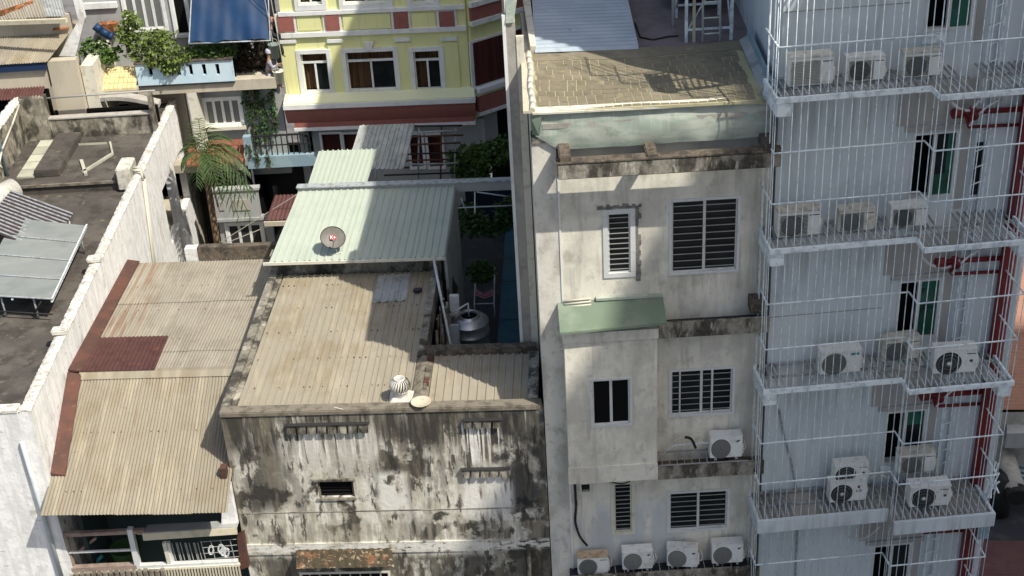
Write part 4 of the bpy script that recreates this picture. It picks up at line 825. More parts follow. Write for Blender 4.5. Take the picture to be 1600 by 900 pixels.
# left edge follows the red flashing beside the white wall
lw = lambda v: su(wu, v)
fA = S.v(95, 735, .4)
x1 = lw(0)+.27; xk = lw(bv)+.30
mats = [M['sheet_brown'], M['sheet_grey'], M['sheet_grey'], M['sheet_grey']]
def Lx(v): return x1+(xk-x1)*max(0, (v+.1))/bv
def Rx(v): return sL-.02 if v > .0 else e1
vs_ = [r*(bv+.95)-.95 for r in rows]
NCB = 5
for j in range(4):
    v0_, v1_ = vs_[j], (vs_[j+1] if j == 0 else min(bv, vs_[j+1]+.10))
    for i in range(NCB):
        def P(a, v, h):
            l = Lx(v) if v > -.05 else lw(0)+.02-.0; 
            if j == 0 and v < -.05: l = e0
            elif j == 0: l = Lx(v)
            return Vector((l+(Rx(v)-l)*a, v, zrf(v)+h))
        a0, a1 = i/NCB, min(1, (i+1)/NCB+.01)
        h = .003*(i % 2)+.012; v0_ += random.uniform(-.02, .02)
        part(BR, 'roof_sheet', MB().corr(P(a0, v0_, h+.012*(j > 0)), P(a1, v0_, h+.012*(j > 0)), P(a1, v1_, h-.008), P(a0, v1_, h-.008), 11, .028 if j == 0 else .022, 'sin', nv=3), mats[j])
sm = MB()
for vv in (-.45, .9, 2.2, 4.0, 5.6, 7.0):
    for k in range(24):
        if abs(vv-vrg) < .3: continue
        u_ = Lx(vv)+.15+k*.17
        if u_ < Rx(vv)-.1 and random.random() < .4: sm.box(u_-.010, u_+.010, vv-.010, vv+.010, zrf(vv), zrf(vv)+.038)
part(BR, 'roof_screw', sm, M['rustflash'], kind='stuff')
part(BR, 'ridge_cap', MB().slab([(Lx(vrg), vrg-.16, zrf(vrg-.16)+.045), (sL-.02, vrg-.16, zrf(vrg-.16)+.045), (sL-.02, vrg, zrg+.06), (Lx(vrg), vrg, zrg+.06)], (0, 0, .008)).slab([(Lx(vrg), vrg, zrg+.06), (sL-.02, vrg, zrg+.06), (sL-.02, vrg+.16, zrf(vrg+.16)+.05), (Lx(vrg), vrg+.16, zrf(vrg+.16)+.05)], (0, 0, .008)), M['sheet_brown'])
pr0 = vrg+.02; pr1 = solve_row(160, 531)
pu0, pu1 = S.v(124, 578, pr0)[0], S.v(241, 576, pr0)[0]; pq0, pq1 = S.v(155, 531, pr1)[0], S.v(264, 529, pr1)[0]
part(BR, 'red_patch_sheet', MB().corr((pu0, pr0, zrf(pr0)+.075), (pu1, pr0, zrf(pr0)+.075), (pq1, pr1, zrf(pr1)+.055), (pq0, pr1, zrf(pr1)+.055), 17, .024, 'sin'), M['rustred'], label='oxide red corrugated patch sheet')
for (va, vb_, dz) in ((-.1, vrg-.02, .06), (vrg+.05, bv, .08)):
    part(BR, 'side_flashing', MB().hexa([(lw(va)+.01,va,zrf(va)+dz-.01),(lw(va)+.33,va,zrf(va)+dz-.03),(lw(vb_)+.33,vb_,zrf(vb_)+dz-.03),(lw(vb_)+.01,vb_,zrf(vb_)+dz-.01)], [(lw(va)+.01,va,zrf(va)+dz+.06),(lw(va)+.33,va,zrf(va)+dz-.0),(lw(vb_)+.33,vb_,zrf(vb_)+dz),(lw(vb_)+.01,vb_,zrf(vb_)+dz+.06)]), M['rustflash'])
part(BR, 'roof_fill', MB().hexa([(lw(.3)+.0,.3,zrf(.3)-.1),(sL-.05,.3,zrf(.3)-.1),(sL-.05,bv,zrf(bv)-.1),(lw(bv)+0,bv,zrf(bv)-.1)], [(lw(.3),.3,zrf(.3)-.04),(sL-.05,.3,zrf(.3)-.04),(sL-.05,bv,zrf(bv)-.04),(lw(bv),bv,zrf(bv)-.04)]), M['void'])
part(BR, 'rear_beam', bev(MB(), lw(bv)+1.95, sL-.02, bv+.02, bv+.24, zrf(bv)-.2, zrf(bv)+.42, .015), M['ledgetop'])
part(BR, 'rear_beam_end', MB().box(lw(bv)+1.6, lw(bv)+1.94, bv+.03, bv+.28, zrf(bv)-.2, zrf(bv)+.38), M['white'])
part(BR, 'rear_wall', MB().box(lw(bv), sL, bv+.0, bv+.2, 0, zrf(bv)-.15), M['conc'])
part(BR, 'body', MB().box(lw(1.3)+.02, sL-.02, 1.5, bv-.1, 0, zrf(1.3)-.5), M['void'])
part(BR, 'tie_flashing', MB().box(sL-.16, sL-.03, -.25, -.05, zrf(-.2)+.02, zrf(-.2)+.28), M['rustflash'])
part(BR, 'eave_beam', MB().box(lw(0)+.35, sL-.1, .15, .25, ez-.35, ez-.05), M['wood'])
part(BR, 'side_panel', MB().hexa([(S.v(345,820,-.1)[0],-.12,S.v(345,825,-.1)[1]),(S.v(370,820,-.1)[0],-.12,S.v(370,822,-.1)[1]),(sL-.0,.3,S.v(370,822,-.1)[1]),(sL-.3,.3,S.v(345,825,-.1)[1])], [(S.v(355,800,-.1)[0],-.1,ez+.02),(S.v(366,795,-.1)[0],-.1,ez+.06),(sL-.0,.3,ez+.1),(sL-.3,.3,ez+.05)]), M['white'])
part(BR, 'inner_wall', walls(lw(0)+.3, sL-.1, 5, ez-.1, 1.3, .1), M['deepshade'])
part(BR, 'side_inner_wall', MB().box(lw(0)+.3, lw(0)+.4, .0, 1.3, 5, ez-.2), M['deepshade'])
PF = thing('timber_porch', 'weathered timber and pipe frame standing below the brown eave', 'frame', S, (-9.5, -.25, 8))
def pp(x, y, v=-.25): u, z = S.v(x, y, v); return (u, v, z)
def sbox(T, nm, pts, r, m):   # square bar between pixel-measured ends
    a, b = Vector(pts[0]), Vector(pts[1]); mb = MB().tube(a, b, r*1.25, 4); return part(T, nm, mb, m)
sbox(PF, 'rail', [pp(97, 835), pp(226, 829)], .055, M['wood']); sbox(PF, 'rail', [pp(215, 833, -.2), pp(236, 832, -.2)], .03, M['conc'])
sbox(PF, 'rail', [pp(108, 863), pp(208, 859)], .025, M['alu']); sbox(PF, 'rail', [pp(108, 889), pp(215, 884)], .075, M['wood'])
sbox(PF, 'rail', [pp(110, 896, -.3), pp(375, 882, -.3)], .035, M['flash']); sbox(PF, 'rail', [pp(215, 885), pp(372, 878)], .065, M['alu'])
sbox(PF, 'post', [pp(203, 825), pp(217, 888)], .07, M['alu']); sbox(PF, 'post', [pp(102, 835, -.2), pp(117, 892, -.2)], .04, M['wood'])
sbox(PF, 'post', [pp(108, 828, .2), pp(128, 886, .2)], .07, M['conc']); sbox(PF, 'brace', [pp(122, 862, .1), pp(150, 840, .1)], .03, M['wood'])
sbox(PF, 'post', [pp(98, 812, .0), pp(112, 892, .0)], .05, M['wood'])
sbox(PF, 'post', [pp(257, 847), pp(266, 882)], .05, M['flash'])
sbox(PF, 'post', [pp(262, 847, -.2), pp(271, 882, -.2)], .05, M['alu'])
FB = thing('fascia_board', 'cream board under a torn grey sheet hanging at the porch mouth', 'board', S, (-7, -.3, 10))
part(FB, 'board', MB().slab([pp(224, 845, -.35), pp(371, 835, -.35), pp(370, 825, -.32), pp(222, 834, -.32)], (0, .02, 0)), M['cream'])
part(FB, 'sheet', MB().slab([pp(222, 833, -.30), pp(371, 824, -.30), (pp(368, 822, -.3)[0], .02, pp(368, 824, -.3)[2]-.06), (pp(221, 818, -.3)[0], .02, pp(221, 832, -.3)[2]-.05)], (0, 0, .01)), M['greywall'])
GR = thing('porch_grille', 'ornamental pale steel grille with coiled motifs at the porch window', 'grille', S, (-6.8, -.2, 9.5))
g0 = pp(272, 848); g1 = pp(372, 838); g2 = pp(375, 877); 
def gp(x, y): return pp(x, y, -.2)
for k in range(7): 
    x_ = 268+k*6.8; part(GR, 'bar', MB().tube(gp(x_, 848), gp(x_+8.5, 880), .009, 5), M['iron'])
for k in (1, 3, 5):
    x_ = 270+k*6.8; part(GR, 'bar', MB().tube(gp(x_, 848), gp(x_+8.5, 880), .009, 5), M['iron'])
for k in range(4):
    x_ = 312+k*0; y_ = 847+k*9; part(GR, 'cross_bar', MB().tube(gp(313+k*2.2, y_), gp(369+k*1.5, y_-4.5), .008, 5), M['iron'])
for k in range(4):
    x_ = 314+k*15; part(GR, 'bar', MB().tube(gp(x_, 846-k), gp(x_+8, 877-k), .009, 5), M['iron'])
for (cx_, cy_) in ((330, 860), (345, 858), (349, 862), (354, 864)):
    ps = [gp(cx_+5.2*math.cos(t*.7)*(.5+.03*t), cy_+8*math.sin(t*.7)*(.5+.03*t)) for t in range(18)]
    part(GR, 'coil', MB().path(ps, .011, 5), M['alu'])
part(GR, 'frame_rail', MB().tube(gp(312, 880), gp(372, 876), .015, 5), M['iron'])
rp0 = S.rect(372, 828, 385, 888, -.1)
part(BR, 'corner_box', MB().slab([pp(370, 840, -.15), pp(380, 834, -.15), pp(389, 886, -.15), pp(376, 890, -.15)], (0, .15, 0)), M['rustflash'])
BK = thing('slatted_crate', 'long slatted timber planter rail along the bottom of the porch', 'planter', S, (-8, -.35, 8.3))
for k in range(26):
    x_ = 258+k*4.6; a_ = pp(x_, 889-.045*(x_-258), -.34); part(BK, 'slat', MB().box(a_[0]-.018, a_[0]+.018, -.36, -.34, a_[2]-.6, a_[2]), M['cream'])
for k in range(16):
    x_ = 118+k*9; a_ = pp(x_, 892-.045*(x_-118), -.34); part(BK, 'slat', bev(MB(), a_[0]-.05, a_[0]+.06, -.40, -.3, a_[2]-.3, a_[2]-.02-random.random()*.05, .02, 1), M['coping'])
rg = MB(); 
single('green_basket', MB().lathe(pp(197, 862, .5), [(0, -.3), (.28, -.3), (.36, .15), (.33, .15), (.25, -.26), (0, -.26)], 18), M['leafd'], 'dark green round basket in the shade of the porch', 'basket', S, pp(197, 862, .5))
single('porch_fan', MB().tube(pp(148, 880, .2), pp(160, 868, .3), .05, 8).tube(pp(150, 882, .2), pp(168, 880, .25), .04, 8), M['markcyan'], 'small teal plastic bits on the porch floor', 'toy', S, pp(150, 880, .2))
# ================================================================= WHITE HOUSE
zw = W.v(40, 640, 0)[1]
WH = thing('whitewashed_house', 'peeling whitewashed house with long parapet and dark flat roof', 'house', W, (-13, 0, 0))
wb_, _ = W.u(270, 160, wu); 
part(WH, 'front_wall', MB().box(wu-9, wu, 0, .22, 0, zw-.06), M['white'])
part(WH, 'front_coping', MB().box(wu-9, wu-.26, -.02, .26, zw-.058, zw), M['whitetop'])
# side wall with two openings onto the rear loggia
def wp(x, y): return W.u(x, y, wu)
o1 = [wp(253, 296), wp(267, 372), wp(282, 350), wp(270, 262)]; o2 = [wp(274, 255), wp(285, 338), wp(298, 310), wp(286, 215)]
def hexu(mb, pts, t):  # polygon in v-z plane with thickness t in u
    return mb.slab([(wu, v, z) for v, z in pts], (-t, 0, 0))
zt2 = zw; 
va = min(o1[0][0], o1[1][0]); vb1 = max(o1[2][0], o1[3][0]); vc = min(o2[0][0], o2[1][0]); vd = max(o2[2][0], o2[3][0])
zlo = (o1[1][1]+o1[2][1])/2; zhi = (o1[0][1]+o1[3][1])/2; vend = wp(283, 220)[0]
zlo2 = (o2[1][1]+o2[2][1])/2; zhi2 = (o2[0][1]+o2[3][1])/2
print('WH openings', va, vb1, vc, vd, zlo, zhi, zlo2, zhi2, vend, wb_, zw)
zlo, zhi = 10.3, 12.1; wb_ = 17.25
hs = [(13.7, 15.15, zlo, zhi), (15.6, 17.0, zlo, zhi)]
wl = walls(0, wb_, 0, zw-.05, 0, .22, hs)     # u->v swap
mb = MB(); mb.V = [(wu-b, a if a > 0 else .222, c) for a, b, c in wl.V]; mb.F = wl.F; mb.sm = wl.sm
part(WH, 'side_wall', mb, M['white'])
r_ = random.Random(4)
def cop(a, b):
    q_ = random.Random(int(a*420)*31+int(b*4)); k_ = .5+.5*math.sin(a*37)*math.sin(a*91); return (wu+.015-.255*b+q_.uniform(-.012, .012)*(.4+k_), a*wb_, zw-.05+.035*math.sin(b*3.14)+q_.uniform(-.012, .012)*(.3+k_))
part(WH, 'side_coping', MB().grid(cop, 420, 4, (0, 0, -.03), False), M['whitetop'])
zroof = zw-.42
st_v = W.z(110, 285, zw-.1)[1]
part(WH, 'roof_slab', MB().box(wu-9, wu-.24, .26, st_v, zroof-.3, zroof), M['roofdark'])
zup = zw-.12
part(WH, 'upper_roof_slab', MB().box(wu-5.4, wu-.24, st_v, wb_+.2, zroof-.3, zup), M['roofdark'])
part(WH, 'upper_roof_kerb', MB().box(wu-5.42, wu-.25, st_v-.06, st_v-.002, zup-.06, zup+.015), M['coping'])
part(WH, 'core', MB().box(wu-8.9, wu-1.7, .5, wb_, 0, zroof-.35), M['void'])
part(WH, 'loggia_floor', MB().box(wu-1.65, wu-.23, .5, wb_, zlo-.3, zlo-.05), M['tanwall'])
# rear parapets
rv = W.z(160, 255, zup)[1]
def wz(x, y, z): return W.z(x, y, z)
pA = wz(86, 212, zup); pB = wz(243, 212, zup); rvv = (pA[1]+pB[1])/2
part(WH, 'rear_parapet', MB().box(pA[0], pB[0], rvv, rvv+.2, zup, zup+.62), M['mould'])
part(WH, 'rear_parapet_cap', MB().box(pA[0]-.01, pB[0]+.01, rvv-.03, rvv+.24, zup+.622, zup+.66), M['conc'])
part(WH, 'rear_pillar', MB().box(pB[0]+.012, wu-.24, rvv-.1, rvv+.3, zup, zup+1.25), M['mould'])
part(WH, 'rear_pillar', MB().box(pA[0]-.75, pA[0]-.012, rvv-.08, rvv+.3, zup, zup+1.35), M['mould'])
arc = MB()
aq0 = wz(86, 187, zup+.6); aq1 = wz(236, 184, zup+.6)
arc.grid(lambda a, b: (aq0[0]+(aq1[0]-aq0[0])*a, rvv+.9+.35*b, zup+.45+.32*math.sin(math.pi*a)*(1)+.02*b), 24, 2, (0, 0, .12)); part(WH, 'arched_screen', arc, M['conc'])
part(WH, 'arch_backing', MB().box(pA[0], pB[0], rvv+.65, rvv+.69, zup-.4, zup+.65), M['void'])
part(WH, 'tie_rail', MB().tube((pA[0]-.1, rvv+.3, zup+1.2), (pB[0]+.1, rvv+.3, zup+1.25), .03, 6), M['iron'])
# left parapet of the roof
lp0 = wz(30, 300, zup); lp1 = wz(70, 200, zup)
lx = (pA[0]-.72)
part(WH, 'left_parapet', MB().box(lx-.02-.25, lx-.02, st_v-.8, rvv+.3, zroof, zup+1.3), M['mould'])
part(WH, 'left_parapet_coping', MB().grid(lambda a, b: (lx-.30+.30*b+random.uniform(-.02, .02), st_v-.8+(rvv+1.1-st_v)*a, zup+1.3+.06*math.sin(b*3.14)+random.uniform(-.02, .02)), 50, 4, (0, 0, -.05), False), M['whitetop'])
# skylight tiles and covered hatch
s0_ = wz(26, 278, zup+.03); s1_ = wz(52, 278, zup+.03); s2_ = wz(86, 214, zup+.03)
for k in range(5):
    y0 = s0_[1]+(rvv-.15-s0_[1])*k/5; y1 = s0_[1]+(rvv-.15-s0_[1])*(k+.92)/5
    part(WH, 'skylight_tile', MB().box(s0_[0], s1_[0], y0, y1, zup+.001, zup+.05), M['skylight'])
h0 = wz(54, 279, zup); h1 = wz(92, 279, zup); h2 = wz(122, 213, zup)
part(WH, 'roof_cover', bev(MB(), s1_[0]+.02, h1[0], s0_[1], rvv-.1, zup+.001, zup+.22, .02), M['roofdark'])
for (a_, b_, r2) in (((130, 268), (175, 240), .045), ((127, 250), (134, 272), .05), ((124, 225), (165, 223), .03), ((172, 222), (176, 240), .03)):
    q0, q1 = wz(*a_, zup+.05), wz(*b_, zup+.05); 
    single('rubble_strip', MB().slab([(q0[0]-r2, q0[1], zup+.002), (q0[0]+r2, q0[1], zup+.002), (q1[0]+r2, q1[1], zup+.002), (q1[0]-r2, q1[1], zup+.002)], (0, 0, .07)), M['skylight'], {175: 'long diagonal timber lying on the dark upper roof slab', 134: 'short broken batten at the kerb of the upper roof slab', 165: 'thin batten lying parallel to the rear parapet', 176: 'short pale batten near the rear parapet of the white house'}[b_[0]], 'timber', W, (q0[0], q0[1], zup))
# rooftop unit straddling the parapet
RU = thing('rooftop_unit', 'cream box-shaped condenser straddling the long whitewashed parapet', 'air conditioner', W, (wu-.45, 9.6, zw-.2))
ru0 = W.z(200, 300, zw-.3); 
rvu = wz(200, 288, zroof)[1]-.55
part(RU, 'casing', bev(MB(), wu-.62, wu-.22, rvu, rvu+.85, zw-.35, zw+.30, .03), M['acold']); 
for k in range(7): part(RU, 'louvre', MB().box(wu-.215, wu-.205, rvu+.1, rvu+.75, zw-.05+k*.045, zw-.03+k*.045), M['acgrillel'])
part(RU, 'pipe', MB().path([(wu-.2, rvu+.3, zw+.12), (wu+.02, rvu+.3, zw+.10), (wu+.05, rvu+.25, zw-.2), (wu+.04, rvu-.6, zlo-.3), (wu+.04, rvu-.9, zlo-1.6)], .035, 8), M['rope'])
part(RU, 'pipe', MB().path([(wu-.2, rvu+.4, zw+.16), (wu+.04, rvu+.42, zw+.14), (wu+.06, rvu+.4, zw-.2), (wu+.05, rvu-.45, zlo-.3), (wu+.05, rvu-.75, zlo-1.6)], .03, 8), M['rope'])
dp = MB().path([(W.v(34, 690, -.05)[0], -.06, W.v(34, 690, -.05)[1]), (W.v(98, 905, -.05)[0], -.07, W.v(98, 905, -.05)[1])], .05, 10)
single('downpipe', dp, M['pvc'], 'pale grey downpipe descending the whitewashed front wall', 'pipe', W, (W.v(60, 780)[0], -.07, 8))
for (x, y) in ((205, 330), (166, 398), (140, 532)): pass
pk = wp(98, 505)
for (x, y) in ((98, 503), (152, 392)):
    q = wp(x, y); single('parapet_stub', bev(MB(), wu-.30, wu+.05, q[0]-.12, q[0]+.12, zw-.02, zw+.12, .03), M['whitetop'], {98: 'broken pale block on the parapet near the whitewashed front', 152: 'broken pale block midway along the whitewashed parapet'}[x], 'block', W, (wu, q[0], zw))
# rear balcony boxes on the right face
RBx = thing('rear_balcony', 'tan rendered balcony box projecting from the rear of the whitewashed house', 'balcony', W, (wu, 17.3, 9))
part(RBx, 'side_panel', MB().box(wu-.12, wu+.02, wb_+.26, 19.4, 6.0, 10.15), M['tanwall']); part(RBx, 'rear_panel', MB().box(wu-1.6, wu-.13, 19.26, 19.4, 6.0, 10.15), M['tanwall'])
part(RBx, 'side_coping', MB().box(wu-.14, wu+.04, wb_+.26, 19.42, 10.152, 10.2), M['flash'])
part(RBx, 'pillar', MB().box(wu-.22, wu+.0-.002, wb_+.01, wb_+.2, 5, zw), M['tanwall'])
part(RBx, 'floor', MB().box(wu-1.6, wu-.13, wb_+.26, 19.25, 9.3, 9.45), M['flash'])
plant('window_plant', 'dark bushy plant inside the first opening of the whitewashed wall', W, [((wu-.6, 14.4, 10.7), (.3, .5, .5))], 500, .12, 'leafd', 21)
# canopy, corrugated awning and tank over the white roof
zc = zroof+.6
CP = thing('roof_canopy', 'large frosted grey sheet canopy on steel posts over the white house roof', 'canopy', W, (-14, 4, zroof))
c_ = [wz(-45, 462, zc), wz(83, 469, zc), wz(137, 353, zc+.15), wz(24, 341, zc+.15)]
cA = Vector((c_[0][0], c_[0][1], zc)); cB = Vector((c_[1][0], c_[1][1], zc)); cC = Vector((c_[2][0], c_[2][1], zc+.15)); cD = Vector((c_[3][0]-.0, c_[3][1], zc+.15))
def cq(a, b, h=0): return cA.lerp(cB, a).lerp(cD.lerp(cC, a), b)+Vector((0, 0, h))
for j in range(4):
    part(CP, 'sheet', MB().slab([cq(0, j/4+.004), cq(1, j/4+.004), cq(1, (j+1)/4-.004), cq(0, (j+1)/4-.004)], (0, 0, .012)), M['polycarb'])
    part(CP, 'seam_bar', MB().slab([cq(0, j/4-.004, .02), cq(1, j/4-.004, .02), cq(1, j/4+.006, .02), cq(0, j/4+.006, .02)], (0, 0, .02)), M['steelslat'])
for a_ in (.02, .5, .98): part(CP, 'rafter', MB().tube(cq(a_, 0, -.04), cq(a_, 1, -.04), .03, 6), M['steel'])
part(CP, 'edge_trim', MB().slab([cq(.985, 0, .035), cq(1, 0, .035), cq(1, 1, .035), cq(.985, 1, .035)], (0, 0, .02)), M['steel'])
for a_, b_ in ((.75, .02), (.35, .02), (.9, .95)):
    p = cq(a_, b_); part(CP, 'post', MB().tube((p.x, p.y, zroof), (p.x, p.y, zc-.02), .025, 6), M['steelslat'])
part(CP, 'front_rail', MB().tube(cq(0, .0, -.4), cq(.95, .0, -.4), .02, 6), M['cable']); part(CP, 'brace', MB().tube(cq(.85, 0, -.05), cq(.72, .0, -.42), .018, 6), M['cable'])
AWc = thing('corrugated_awning', 'brown corrugated awning over the dark roof, rib shading coloured as dark and pale stripes', 'awning', W, (-14, 8, zc))
k_ = [wz(0, 320, zc+.35), wz(100, 344, zc-.05), wz(114, 333, zc-.05), wz(16, 297, zc+.35)]
zl = [zc+.35, zc-.05, zc-.05, zc+.35]; kp = 0
k0 = wz(-30, 352, zc+.35)
a0_ = Vector((k0[0], k0[1], zc+.3)); a1_ = Vector((*wz(18, 298, zc+.3), zc+.3)); a2_ = Vector((*wz(116, 334, zc-.05), zc-.05)); a3_ = Vector((*wz(72, 396, zc-.08), zc-.08))
part(AWc, 'sheet', MB().slab([a0_, a1_, a2_, a3_], (0, 0, .02)), M['maroonsheet'])
for k in range(13):  # pale ribs over the dark sheet colour in the deep profile's shading
    t = (k+.5)/13; part(AWc, 'rib', MB().tube(a0_.lerp(a1_, t)+Vector((0, 0, .04)), a3_.lerp(a2_, t)+Vector((0, 0, .04)), .022, 5), M['steelslat'])
part(AWc, 'post', MB().tube((*wz(108, 345, zc-.05), zc-.06), (*wz(108, 345, zc-.05), zroof), .02, 6), M['steelslat'])
TK = thing('roof_tank', 'cream horizontal cylinder tank at the left edge of the white house roof', 'water tank', W, (-16, 8, zroof))
tq = wz(-8, 320, zc)
part(TK, 'barrel', MB().tube((tq[0]-.6, tq[1]-.9, zc+.1), (tq[0]+.35, tq[1]+.7, zc+.1), .33, 20), M['turb'])
part(TK, 'stand', MB().box(tq[0]-.5, tq[0]+.3, tq[1]-.2, tq[1]+.2, zroof, zc-.15), M['steelslat'])
single('blue_pole', MB().tube((*wz(16, 290, zroof), zroof), (wz(16, 290, zroof)[0], wz(16, 290, zroof)[1], zroof+4.0), .04, 8), M['bluepaint'], 'slim faded blue pole standing at the left edge of the dark roof', 'pole', W, (*wz(16, 290, zroof), zroof))
hp = [(45, 185), (46, 205), (38, 232), (20, 245), (0, 243)]
single('roof_hose', MB().path([(lx+.03+.02*i, wz(x, y, zup+.8)[1], zup+1.25-.22*i) for i, (x, y) in enumerate(hp)], .03, 6), M['rope'], 'pale hose draped down the inside of the left roof parapet', 'hose', W, (lx, rvv, zup))
# ================================================================= GREEN-ROOF HOUSE
ge = zs+.50; gr = zs+1.25
GH = thing('mint_roof_house', 'small rear building under a pale mint standing-rib steel roof', 'house', S, (-4.2, 6.6, 0))
q0 = S.z(421, 409, ge); q1 = S.z(695, 403, ge); q2 = S.z(711, 293, gr); q3 = S.z(467, 297, gr)
print('green', q0, q1, q2, q3)
gv0 = (q0[1]+q1[1])/2; gv1 = (q2[1]+q3[1])/2
ibr(GH, (q0[0], gv0, ge), (q1[0], gv0, ge), (q2[0], gv1, gr), (q3[0], gv1, gr), 5, [0, 1], M['sheet_mint'], n=5, amp=.03)
part(GH, 'eave_trim', MB().box(q0[0]-.15, q1[0]+.02, gv0-.05, gv0-.01, ge-.06, ge+.015), M['flash'])
part(GH, 'ridge_beam', MB().box(q3[0]-.02, S.z(806, 290, gr)[0], gv1, gv1+.14, gr-.16, gr+.10), M['greywall'])
part(GH, 'ridge_cap', MB().box(q3[0]-.04, S.z(806, 290, gr)[0], gv1-.05, gv1+.19, gr+.102, gr+.125), M['steelslat'])
part(GH, 'side_wall', MB().hexa([(q1[0]-.05,gv0+.2,zs-2.9),(q1[0]+.02,gv0+.2,zs-2.9),(q2[0]+.02,gv1,zs-2.9),(q2[0]-.05,gv1,zs-2.9)], [(q1[0]-.05,gv0+.2,ge-.04),(q1[0]+.02,gv0+.2,ge-.04),(q2[0]+.02,gv1,gr-.06),(q2[0]-.05,gv1,gr-.06)]), M['greywall'])
part(GH, 'wall', MB().box(q0[0]+.3, q1[0]-.1, gv0+.9, gv1, 0, ge-.1), M['conc'])
# satellite dish
dc = S.z(524, 392, ge+.15)
DS = thing('satellite_dish', 'grey satellite dish with small red logo on the mint roof', 'satellite dish', S, (dc[0], dc[1], ge+.1))
ax_ = Vector((.25, -.75, .62)).normalized(); aa = ax_.orthogonal().normalized(); ab = ax_.cross(aa); ctr = Vector((dc[0]-.02, dc[1], ge+.52))
# orient so the long axis is level
aa = Vector((1, 0, 0)) - ax_*ax_.x; aa.normalize(); ab = ax_.cross(aa)
def dish(a, b): 
    r2 = .30*a; t = b*2*math.pi; return ctr+aa*(r2*math.cos(t)*1.02)+ab*(r2*math.sin(t)*.92)+ax_*(.28*r2*r2*2-.03)
part(DS, 'reflector', MB().grid(dish, 6, 32, -ax_*.008), M['dish'])
part(DS, 'rim', MB().path([dish(1, k/32) for k in range(33)], .010, 5), M['cable'])
lg = ctr+ax_*.02
part(DS, 'logo_panel', MB().slab([lg-aa*.075-ab*.06, lg+aa*.075-ab*.06, lg+aa*.075+ab*.06, lg-aa*.075+ab*.06], ax_*.003), M['signred'])
tm = text_mb('K+', .12, (0, 0, 0)); tm.V = [tuple(lg+aa*x+ab*z*(1 if ab.z > 0 else -1)+ax_*(.007+y)) for x, y, z in tm.V]; part(DS, 'logo', tm, M['signwhite'])
part(DS, 'feed_arm', MB().path([ctr-ab*.27, ctr+ax_*.28-ab*.14], .008, 5), M['cable']); part(DS, 'feed', MB().tube(ctr+ax_*.24-ab*.14, ctr+ax_*.32-ab*.13, .022, 8), M['dish'])
part(DS, 'mast', MB().path([ctr-ax_*.03, ctr-ax_*.12+Vector((.03, 0, -.12)), Vector((dc[0]+.05, dc[1]-.02, ge+.06))], .018, 6), M['alu']); part(DS, 'bracket', MB().tube((dc[0]-.08, dc[1]-.05, ge+.08), (dc[0]+.16, dc[1]+.0, ge+.1), .014, 5), M['alu'])
# ================================================================= REAR TERRACE
zf = 10.9
TR = thing('rear_terrace', 'dark teal terrace behind the right part of the stained house', 'terrace', S, (-1, 4, zf))
t0 = S.z(776, 548, zf); 
part(TR, 'floor', MB().box(t0[0], .3, 2.33, 13, zf-.2, zf), M['terrace'])
part(TR, 'lower_floor', MB().box(-2.2, t0[0]-.01, 2.33, 13, zf-.45, zf-.25), M['blackroof'])
part(TR, 'rear_wall', MB().box(-2.0, .6, 13, 13.2, 0, zf+1.2), M['navydark'])
for (y, ) in ((500,), (440,)): part(TR, 'floor_joint', MB().box(t0[0]+.01, .28, S.z(800, y, zf)[1], S.z(800, y, zf)[1]+.03, zf+.001, zf+.008), M['blackroof'])
single('floor_cable', MB().path([(*S.z(x, y, zf+.02), zf+.02) for x, y in ((811, 385), (813, 440), (811, 480), (815, 510), (817, 528))], .02, 5), M['blackroof'], 'dark cable running along the teal terrace edge', 'cable', S, (0, 6, zf))
tk = S.z(733, 497, zf+1.45)
TNK = thing('steel_water_tank', 'stainless steel upright water tank with open dark hatch', 'water tank', S, (tk[0], tk[1], zf-.25))
tr = .47; tz = zf+1.5
part(TNK, 'barrel', MB().lathe((tk[0], tk[1], 0), [(tr, zf-.0), (tr, zf+.3), (tr+.012, zf+.31), (tr+.012, zf+.34), (tr, zf+.35), (tr, zf+.6), (tr+.012, zf+.61), (tr+.012, zf+.64), (tr, zf+.65), (tr, zf+1.05), (tr+.015, zf+1.07), (tr+.015, zf+1.1), (tr, zf+1.11), (tr, tz-.12)], 40), M['inox'])
part(TNK, 'dome', MB().lathe((tk[0], tk[1], 0), [(tr+.01, tz-.12), (tr-.06, tz-.05), (tr-.17, tz), (.245, tz+.02), (.245, tz+.06), (.22, tz+.06), (.22, tz-.03)], 40), M['inox'])
part(TNK, 'hatch_opening', MB().lathe((tk[0], tk[1], 0), [(.218, tz-.03), (0, tz-.03)], 24), M['void'])
for k in range(4):
    a_ = k*math.pi/2+.5; part(TNK, 'leg', MB().tube((tk[0]+.42*math.cos(a_), tk[1]+.42*math.sin(a_), zf-.25), (tk[0]+.42*math.cos(a_), tk[1]+.42*math.sin(a_), zf), .025, 6), M['steelslat'])
def tp(x, y, z): q = S.z(x, y, z); return (q[0], q[1], z)
single('water_pipe', MB().path([(tk[0]-.0, tk[1]+.02, tz-.02), (tk[0]-.0, tk[1]+.02, tz+.36), tp(702, 492, tz+.12)], .022, 6), M['alu'], 'white pipe bent down into the open hatch of the steel tank', 'pipe', S, (tk[0], tk[1], tz))
single('white_post', MB().tube(tp(677, 402, ge), tp(706, 550, zs-.9), .035, 8), M['alu'], 'long pale pole leaning from the mint roof eave down to the terrace', 'pole', S, tp(706, 550, zs-.9))
single('downpipe_box', bev(MB(), *[S.z(704, 495, zf+1.3)[0], S.z(719, 495, zf+1.3)[0]], S.z(711, 495, zf+1.3)[1], S.z(711, 495, zf+1.3)[1]+.12, zf+.7, zf+1.9, .02), M['acwhite'], 'white flat box standing behind the steel water tank', 'box', S, (*S.z(711, 495, zf+1.3), zf+.7))
